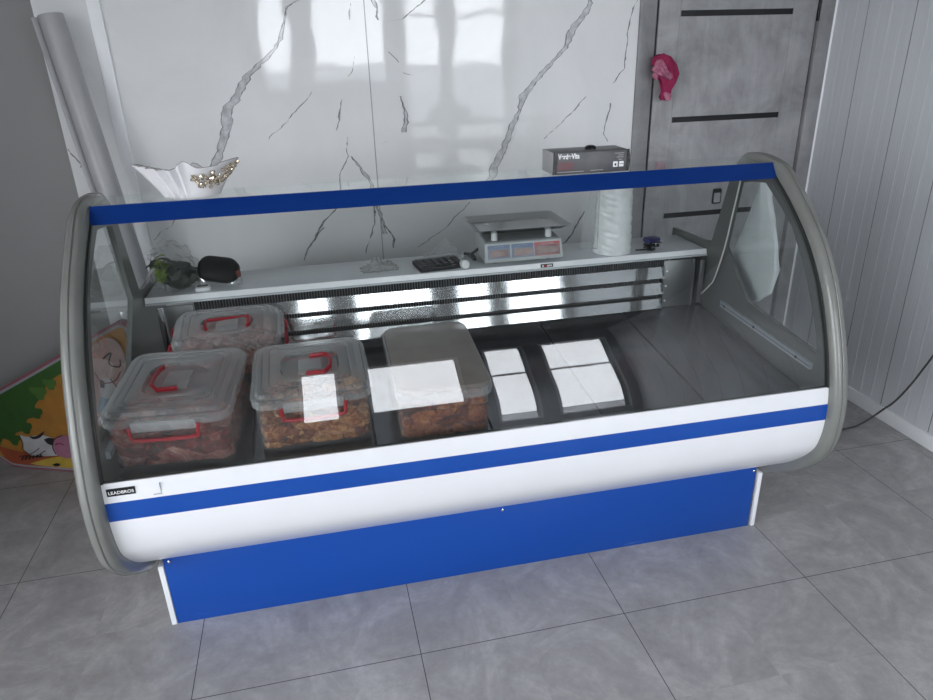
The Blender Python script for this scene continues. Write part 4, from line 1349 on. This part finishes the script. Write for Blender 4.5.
# bag of greens at the left end of the worktop
gb = thing('bag_of_greens', 'clear plastic bag of leafy greens at the left end of the worktop', 'bag of greens', W(-0.462, 2.262, ZW), (0, 0, YAW))
gb.scale = (0.95, 1.0, 1.2)
mb = MB()
bmesh.ops.create_icosphere(mb.bm, subdivisions=4, radius=1.0)
for q in mb.bm.verts:
    p = q.co.copy()
    n_ = 1 + 0.45 * noise.noise(p * 2.0 + Vector((3, 0, 0))) + 0.25 * noise.noise(p * 5.0)
    q.co = Vector((p.x * 0.080 * n_, p.y * 0.070 * n_, max(0.001, 0.042 + p.z * 0.058 * n_ + (0.035 * max(0, p.z) * (1 - p.x) * 0.5))))
mb.build('bag_film', M['bag_dim'], gb, smooth=40)
rr = random.Random(21)
for k in range(34):
    mb = MB()
    L_ = rr.uniform(0.035, 0.065); w_ = L_ * rr.uniform(0.35, 0.6)
    rows = []
    for i in range(6):
        t = i / 5
        ww = w_ * math.sin(math.pi * (0.08 + 0.9 * t)) * 0.5
        cz = 0.012 * math.sin(t * 2.5)
        rows.append([(L_ * (t - .5), -ww, cz + 0.003), (L_ * (t - .5), 0, cz), (L_ * (t - .5), ww, cz + 0.003), (L_ * (t - .5), 0, cz - 0.0006)])
    mb.loft(rows)
    left = rr.random() < 0.5
    p = (rr.uniform(-0.05, 0.0), rr.uniform(-0.045, 0.0), rr.uniform(0.018, 0.075)) if left else (rr.uniform(-0.01, 0.052), rr.uniform(-0.045, 0.03), rr.uniform(0.018, 0.05))
    mb.build('leaf', M['green'] if left and rr.random() < 0.75 else M['dark_green'], gb, loc=p, rot=(rr.uniform(-0.6, 0.6), rr.uniform(-0.6, 0.6), rr.uniform(0, 6.28)))
mb = MB()
bmesh.ops.create_icosphere(mb.bm, subdivisions=3, radius=1.0)
for q in mb.bm.verts:
    p = q.co.copy(); n_ = 1 + 0.4 * noise.noise(p * 2.4)
    q.co = Vector((p.x * 0.052 * n_, p.y * 0.045 * n_, max(0.002, 0.032 + p.z * 0.036 * n_)))
mb.build('dark_leaf_clump', M['dark_green'], gb, loc=(0.022, -0.012, 0), smooth=30)

# purse
pu = thing('zip_purse', 'black zip purse propped on its side near the left end of the worktop', 'purse', W(-0.332, 2.262, ZW), (R(0), R(12), YAW))
mb = MB()
rings = []
for s_, zz in ((0.80, 0.0), (0.96, 0.006), (1.0, 0.016), (1.0, 0.020), (0.97, 0.032), (0.80, 0.042), (0.45, 0.046)):
    rings.append([((p[0]) * s_, p[1] * s_, zz) for p in rrect(0.125, 0.085, 0.036, 0, 8)])
mb.loft(rings)
mb.build('purse_body', M['purse'], pu, loc=(0, 0, 0.036), rot=(R(50), 0, 0), smooth=60)
mb = MB()
rg = rrect(0.1275, 0.0875, 0.037, 0.018, 8)
mb.tube(rg + rg[:1], 0.0014, 6, cap=False)
rg = rrect(0.1275, 0.0875, 0.037, 0.010, 8)
mb.tube(rg + rg[:1], 0.0010, 6, cap=False)
mb.build('zip', M['chrome'], pu, loc=(0, 0, 0.036), rot=(R(50), 0, 0))

# small white device in front of the purse
dv = thing('glucose_meter', 'small white handheld device with dark screen in front of the black purse', 'device', W(-0.371, 2.200, ZW), (0, 0, YAW + 0.15))
mb = MB(); mb.loft([rrect(0.044, 0.030, 0.008, 0), rrect(0.048, 0.034, 0.010, 0.003), rrect(0.046, 0.032, 0.009, 0.011), rrect(0.040, 0.026, 0.008, 0.013)])
mb.build('device_body', M['white_plastic'], dv)
mb = MB(); mb.loft([rrect(0.032, 0.015, 0.003, 0.0128, cy=0.003), rrect(0.031, 0.014, 0.003, 0.0136, cy=0.003)])
mb.build('device_screen', M['black'], dv)
dv.name = 'handheld_device'

# little brown bottle
bo = thing('small_bottle', 'tiny clear bottle with red-brown cap beside the black purse', 'bottle', W(-0.265, 2.235, ZW))
mb = MB(); mb.lathe([(0.010, 0), (0.011, 0.002), (0.011, 0.020), (0.007, 0.024)], 16)
mb.build('bottle_body', M['bag_clear'], bo)
mb = MB(); mb.lathe([(0.010, 0.024), (0.0105, 0.026), (0.0105, 0.042), (0.009, 0.044)], 16)
mb.build('bottle_cap', M['amber'], bo)

# ------------------------------------------------------------------ round the case
# white plastic bag hanging behind the right end panel
hb = MB()
prof = [(0.0, 0.012, -0.004), (-0.03, 0.022, -0.012), (-0.06, 0.030, -0.01), (-0.12, 0.062, -0.016), (-0.20, 0.095, -0.02), (-0.28, 0.125, -0.018), (-0.36, 0.118, 0.0), (-0.41, 0.075, 0.02)]
rings = []
for (dz_, hw_, cx_) in prof:
    ring = []
    for k in range(28):
        a = 2 * math.pi * k / 28
        f = 1 + 0.16 * noise.noise(Vector((math.cos(a) * 2, math.sin(a) * 2, dz_ * 9)))
        ring.append((0.020 * math.sin(a) * f + 0.006 * noise.noise(Vector((a, dz_ * 20, 3))), cx_ + hw_ * math.cos(a) * f, dz_ + 0.012 * noise.noise(Vector((math.cos(a), dz_ * 5, 7)))))
    rings.append(ring)
hb.loft(rings)
hang = thing('hanging_plastic_bag', 'thin white plastic bag hanging behind the right end of the case', 'plastic bag', W(1.425, 2.005, 1.125))
hb.build('bag_film', M['bag_white'], hang, smooth=30)
mb = MB(); mb.tube([(-0.048, 0.0, 0.035), (-0.010, 0.0, 0.030), (0.0, 0, 0.015), (0.0, 0, -0.01)], 0.0035, 8)
mb.build('bag_loop', M['bag_white'], hang)

# power cord
cord = MB()
cord.tube(spline([(1.46, 2.20, 0.006), (1.75, 2.12, 0.006), (2.098, 2.144, 0.006), (2.18, 2.158, 0.008), (2.255, 2.172, 0.030), (2.272, 2.150, 0.070), (2.28, 2.112, 0.125), (2.285, 2.070, 0.21), (2.287, 2.030, 0.305), (2.29, 1.96, 0.50), (2.298, 1.90, 0.80)], 8), 0.004, 8)
o = cord.build('power_cord', M['wire_dark'])
tag(o, 'dark power cord running from the case up the ribbed wall', 'cord')

# pink scarf on the door handle
pk = thing('pink_scarf', 'crumpled magenta scarf hanging on the grey door handle', 'scarf', (1.485, YB - 0.055, 1.475))
def cloth(prof, seed, amp):
    mb = MB()
    rings = []
    for (x, z, hw, hd) in prof:
        ring = []
        for k in range(30):
            a = 2 * math.pi * k / 30
            f = 1 + amp * noise.noise(Vector((math.cos(a) * 1.8, math.sin(a) * 1.8 + seed, z * 22)))
            f *= 1 + 0.12 * math.sin(a * 5 + z * 60)
            ring.append((x + hw * math.cos(a) * f, hd * math.sin(a) * f, z + 0.006 * noise.noise(Vector((a, z * 30, seed)))))
        rings.append(ring)
    mb.loft(rings)
    return mb
mb = cloth([(-0.012, 0.012, 0.012, 0.012), (-0.006, 0.0, 0.030, 0.026), (0.005, -0.03, 0.042, 0.030), (0.020, -0.065, 0.038, 0.028), (0.027, -0.10, 0.032, 0.024), (0.022, -0.13, 0.020, 0.017), (0.018, -0.155, 0.022, 0.014), (0.020, -0.168, 0.014, 0.010)], 3.0, 0.85)
mb.build('scarf_fold', M['pink_dark'], pk, smooth=50)
mb = cloth([(-0.032, -0.008, 0.010, 0.008), (-0.030, -0.03, 0.022, 0.020), (-0.020, -0.05, 0.034, 0.024), (0.0, -0.07, 0.026, 0.020), (0.018, -0.085, 0.012, 0.010)], 8.0, 0.95)
mb.build('patterned_fold', M['pink_light'], pk, loc=(0.006, -0.020, 0), smooth=50)
mb = cloth([(-0.040, -0.055, 0.006, 0.006), (-0.042, -0.07, 0.013, 0.012), (-0.036, -0.085, 0.008, 0.008)], 2.0, 0.6)
mb.build('knot_end', M['pink_light'], pk, loc=(0.004, -0.010, 0), smooth=50)
mb = cloth([(0.018, -0.135, 0.012, 0.010), (0.024, -0.150, 0.020, 0.013), (0.026, -0.168, 0.012, 0.009)], 6.0, 0.5)
mb.build('scarf_tip', M['pink_light'], pk, loc=(0.0, -0.010, 0), smooth=50)

# rolled vinyl sheet leaning in the corner
top = Vector((-0.790, 2.835, 1.668)); bot = Vector((-0.560, 2.58, 0.012))
ax = (bot - top)
sheet = MB()
d_ = ax.normalized()
u_ = Vector((1, 0, 0)); u_ = (u_ - d_ * u_.dot(d_)).normalized(); v_ = d_.cross(u_)
cs = []
for k in range(40):                                   # open roll: nearly two turns, the loose edge on the left
    a = R(200 + 330 * k / 39)
    r = 0.037 + 0.005 * k / 39
    cs.append((r * math.cos(a), r * math.sin(a)))
cs = [(-0.060, 0.012), (-0.050, 0.004)] + cs
full = cs + [(x * 0.90, y * 0.90) for x, y in reversed(cs)]
sheet.loft([[top + d_ * (ax.length * t) + u_ * x + v_ * y for x, y in full] for t in (0, 0.25, 0.5, 0.75, 1.0)])
o = sheet.build('rolled_vinyl_sheet', M['sheet'], None, origin=bot, loc=bot, smooth=50)
tag(o, 'pale grey roll of vinyl sheet leaning against the left end of the marble wall', 'roll of sheet')

# printed foam play mat at the left
mat_root = thing('play_mat', 'colourful printed foam play mat with a cow standing against the grey wall at left', 'play mat', (-1.29, 2.765, 0), (0, 0, math.atan2(-0.376, 0.927)))
OUT = [(-0.03, 0.006), (0.03, 0.0), (0.25, 0.0), (0.50, 0.0), (0.545, 0.02), (0.60, 0.30), (0.655, 0.60), (0.64, 0.655), (0.60, 0.662), (0.502, 0.612), (0.32, 0.516), (0.18, 0.443), (0.03, 0.367), (-0.12, 0.29), (-0.17, 0.25), (-0.175, 0.19), (-0.13, 0.10), (-0.075, 0.035)]
def inset(poly, d):
    c = Vector((sum(p[0] for p in poly) / len(poly), sum(p[1] for p in poly) / len(poly)))
    out = []
    n = len(poly)
    for i in range(n):
        a, b, e = Vector(poly[i - 1]), Vector(poly[i]), Vector(poly[(i + 1) % n])
        t = (e - a).normalized(); nn = Vector((-t.y, t.x))
        out.append(tuple(b + nn * d))
    return out
def slab(mb, poly, y0, y1):
    mb.loft([[(x, y0, z) for x, z in poly], [(x, y1, z) for x, z in poly]])
mb = MB(); slab(mb, OUT, 0.0, 0.035)
mb.build('foam_edge', M['mat_rim'], mat_root)
mb = MB(); slab(mb, inset(OUT, 0.010), -0.003, 0.0)
mb.build('grey_border', M['mat_rim2'], mat_root)
names = ['p_amber', 'p_green', 'p_leaf', 'p_yellow', 'p_rust', 'p_white', 'p_black', 'p_pink', 'p_rose', 'p_blue', 'p_plum']
mb = MB()
lay = [0.0040]
def patch(nm, pts, smooth=True):
    lay[0] += 0.0003
    mb.mi = names.index(nm)
    P = pts
    if smooth:
        P = [(p[0], p[1]) for p in spline(list(pts) + [pts[0]], 4)][:-1]
    mb.face([mb.v((x, -lay[0], z)) for x, z in P])
def line_(pts, w, nm='p_black'):
    lay[0] += 0.0003
    mb.mi = names.index(nm)
    q = [(p[0], p[1]) for p in spline(pts, 4)]
    for (x0, z0), (x1, z1) in zip(q, q[1:]):
        d = Vector((x1 - x0, z1 - z0)); 
        if d.length < 1e-6: continue
        n_ = Vector((-d.y, d.x)).normalized() * w / 2
        mb.face([mb.v((x0 + n_.x, -lay[0], z0 + n_.y)), mb.v((x1 + n_.x, -lay[0], z1 + n_.y)), mb.v((x1 - n_.x, -lay[0], z1 - n_.y)), mb.v((x0 - n_.x, -lay[0], z0 - n_.y))])
inner = inset(OUT, 0.020)
patch('p_amber', inner, False)
patch('p_rust', [(-0.05, 0.05), (0.0, 0.022), (0.25, 0.022), (0.48, 0.022), (0.50, 0.06), (0.30, 0.09), (0.15, 0.085), (0.02, 0.085), (-0.06, 0.10)])
patch('p_yellow', [(0.06, 0.03), (0.10, 0.024), (0.26, 0.022), (0.34, 0.03), (0.26, 0.075), (0.17, 0.065)])
patch('p_green', [(-0.150, 0.23), (-0.10, 0.285), (0.03, 0.345), (0.18, 0.422), (0.32, 0.495), (0.40, 0.535), (0.38, 0.47), (0.31, 0.44), (0.25, 0.40), (0.21, 0.345), (0.165, 0.30), (0.16, 0.255), (0.11, 0.235), (0.095, 0.19), (0.04, 0.17), (0.015, 0.13), (-0.03, 0.14), (-0.08, 0.12), (-0.13, 0.16)])
for cx_, cz_, r_ in ((0.20, 0.36, 0.035), (0.16, 0.27, 0.030), (0.09, 0.20, 0.032), (0.26, 0.40, 0.028), (0.02, 0.14, 0.030), (-0.06, 0.13, 0.026)):
    patch('p_leaf' if cz_ > 0.3 else 'p_green', [(cx_ + r_ * (1 + 0.25 * math.sin(3 * a)) * math.cos(a), cz_ + r_ * 0.8 * (1 + 0.25 * math.sin(3 * a)) * math.sin(a)) for a in [k * math.pi / 5 for k in range(10)]])
patch('p_white', [(0.055, 0.165), (0.09, 0.158), (0.16, 0.17), (0.22, 0.15), (0.25, 0.12), (0.22, 0.085), (0.15, 0.072), (0.09, 0.068), (0.055, 0.09), (0.06, 0.125)])
patch('p_black', [(0.095, 0.160), (0.13, 0.163), (0.175, 0.190), (0.15, 0.160), (0.115, 0.148)])
patch('p_black', [(0.160, 0.150), (0.19, 0.160), (0.225, 0.150), (0.21, 0.125), (0.175, 0.130)])
patch('p_pink', [(0.195, 0.085), (0.19, 0.115), (0.21, 0.155), (0.25, 0.175), (0.30, 0.16), (0.32, 0.11), (0.28, 0.075), (0.23, 0.07)])
line_([(0.195, 0.085), (0.19, 0.115), (0.21, 0.155), (0.25, 0.175)], 0.004)
line_([(0.205, 0.130), (0.225, 0.137), (0.245, 0.132)], 0.006, 'p_plum')
line_([(0.055, 0.165), (0.06, 0.125), (0.05, 0.10), (0.075, 0.075)], 0.003)
line_([(0.075, 0.075), (0.11, 0.095), (0.13, 0.11)], 0.003)
line_([(0.10, 0.065), (0.13, 0.085), (0.155, 0.10)], 0.003)
for k in range(6):
    line_([(0.030 + 0.018 * k, 0.045 + 0.004 * k), (0.042 + 0.018 * k, 0.062 + 0.004 * k)], 0.006)
line_([(0.025, 0.065), (0.07, 0.07), (0.14, 0.072)], 0.004)
patch('p_black', [(0.165, 0.035), (0.19, 0.045), (0.205, 0.038), (0.185, 0.028)])
# right-hand half of the print, seen through the end glass of the case
patch('p_rose', [(0.40, 0.25), (0.44, 0.47), (0.50, 0.575), (0.585, 0.60), (0.61, 0.50), (0.57, 0.26), (0.50, 0.20)])
patch('p_blue', [(0.44, 0.30), (0.47, 0.36), (0.52, 0.36), (0.54, 0.29), (0.50, 0.25)])
patch('p_white', [(0.47, 0.36), (0.48, 0.42), (0.52, 0.44), (0.545, 0.39), (0.52, 0.35)])
patch('p_black', [(0.478, 0.40), (0.485, 0.43), (0.50, 0.425), (0.495, 0.40)])
line_([(0.43, 0.48), (0.47, 0.46), (0.49, 0.42), (0.545, 0.43), (0.58, 0.47)], 0.005, 'p_plum')
line_([(0.52, 0.52), (0.56, 0.545), (0.54, 0.50), (0.58, 0.49), (0.59, 0.52)], 0.006, 'p_black')
line_([(0.53, 0.44), (0.56, 0.38), (0.55, 0.32)], 0.005, 'p_plum')
mb.build('printed_picture', [M[n] for n in names], mat_root, smooth=0)
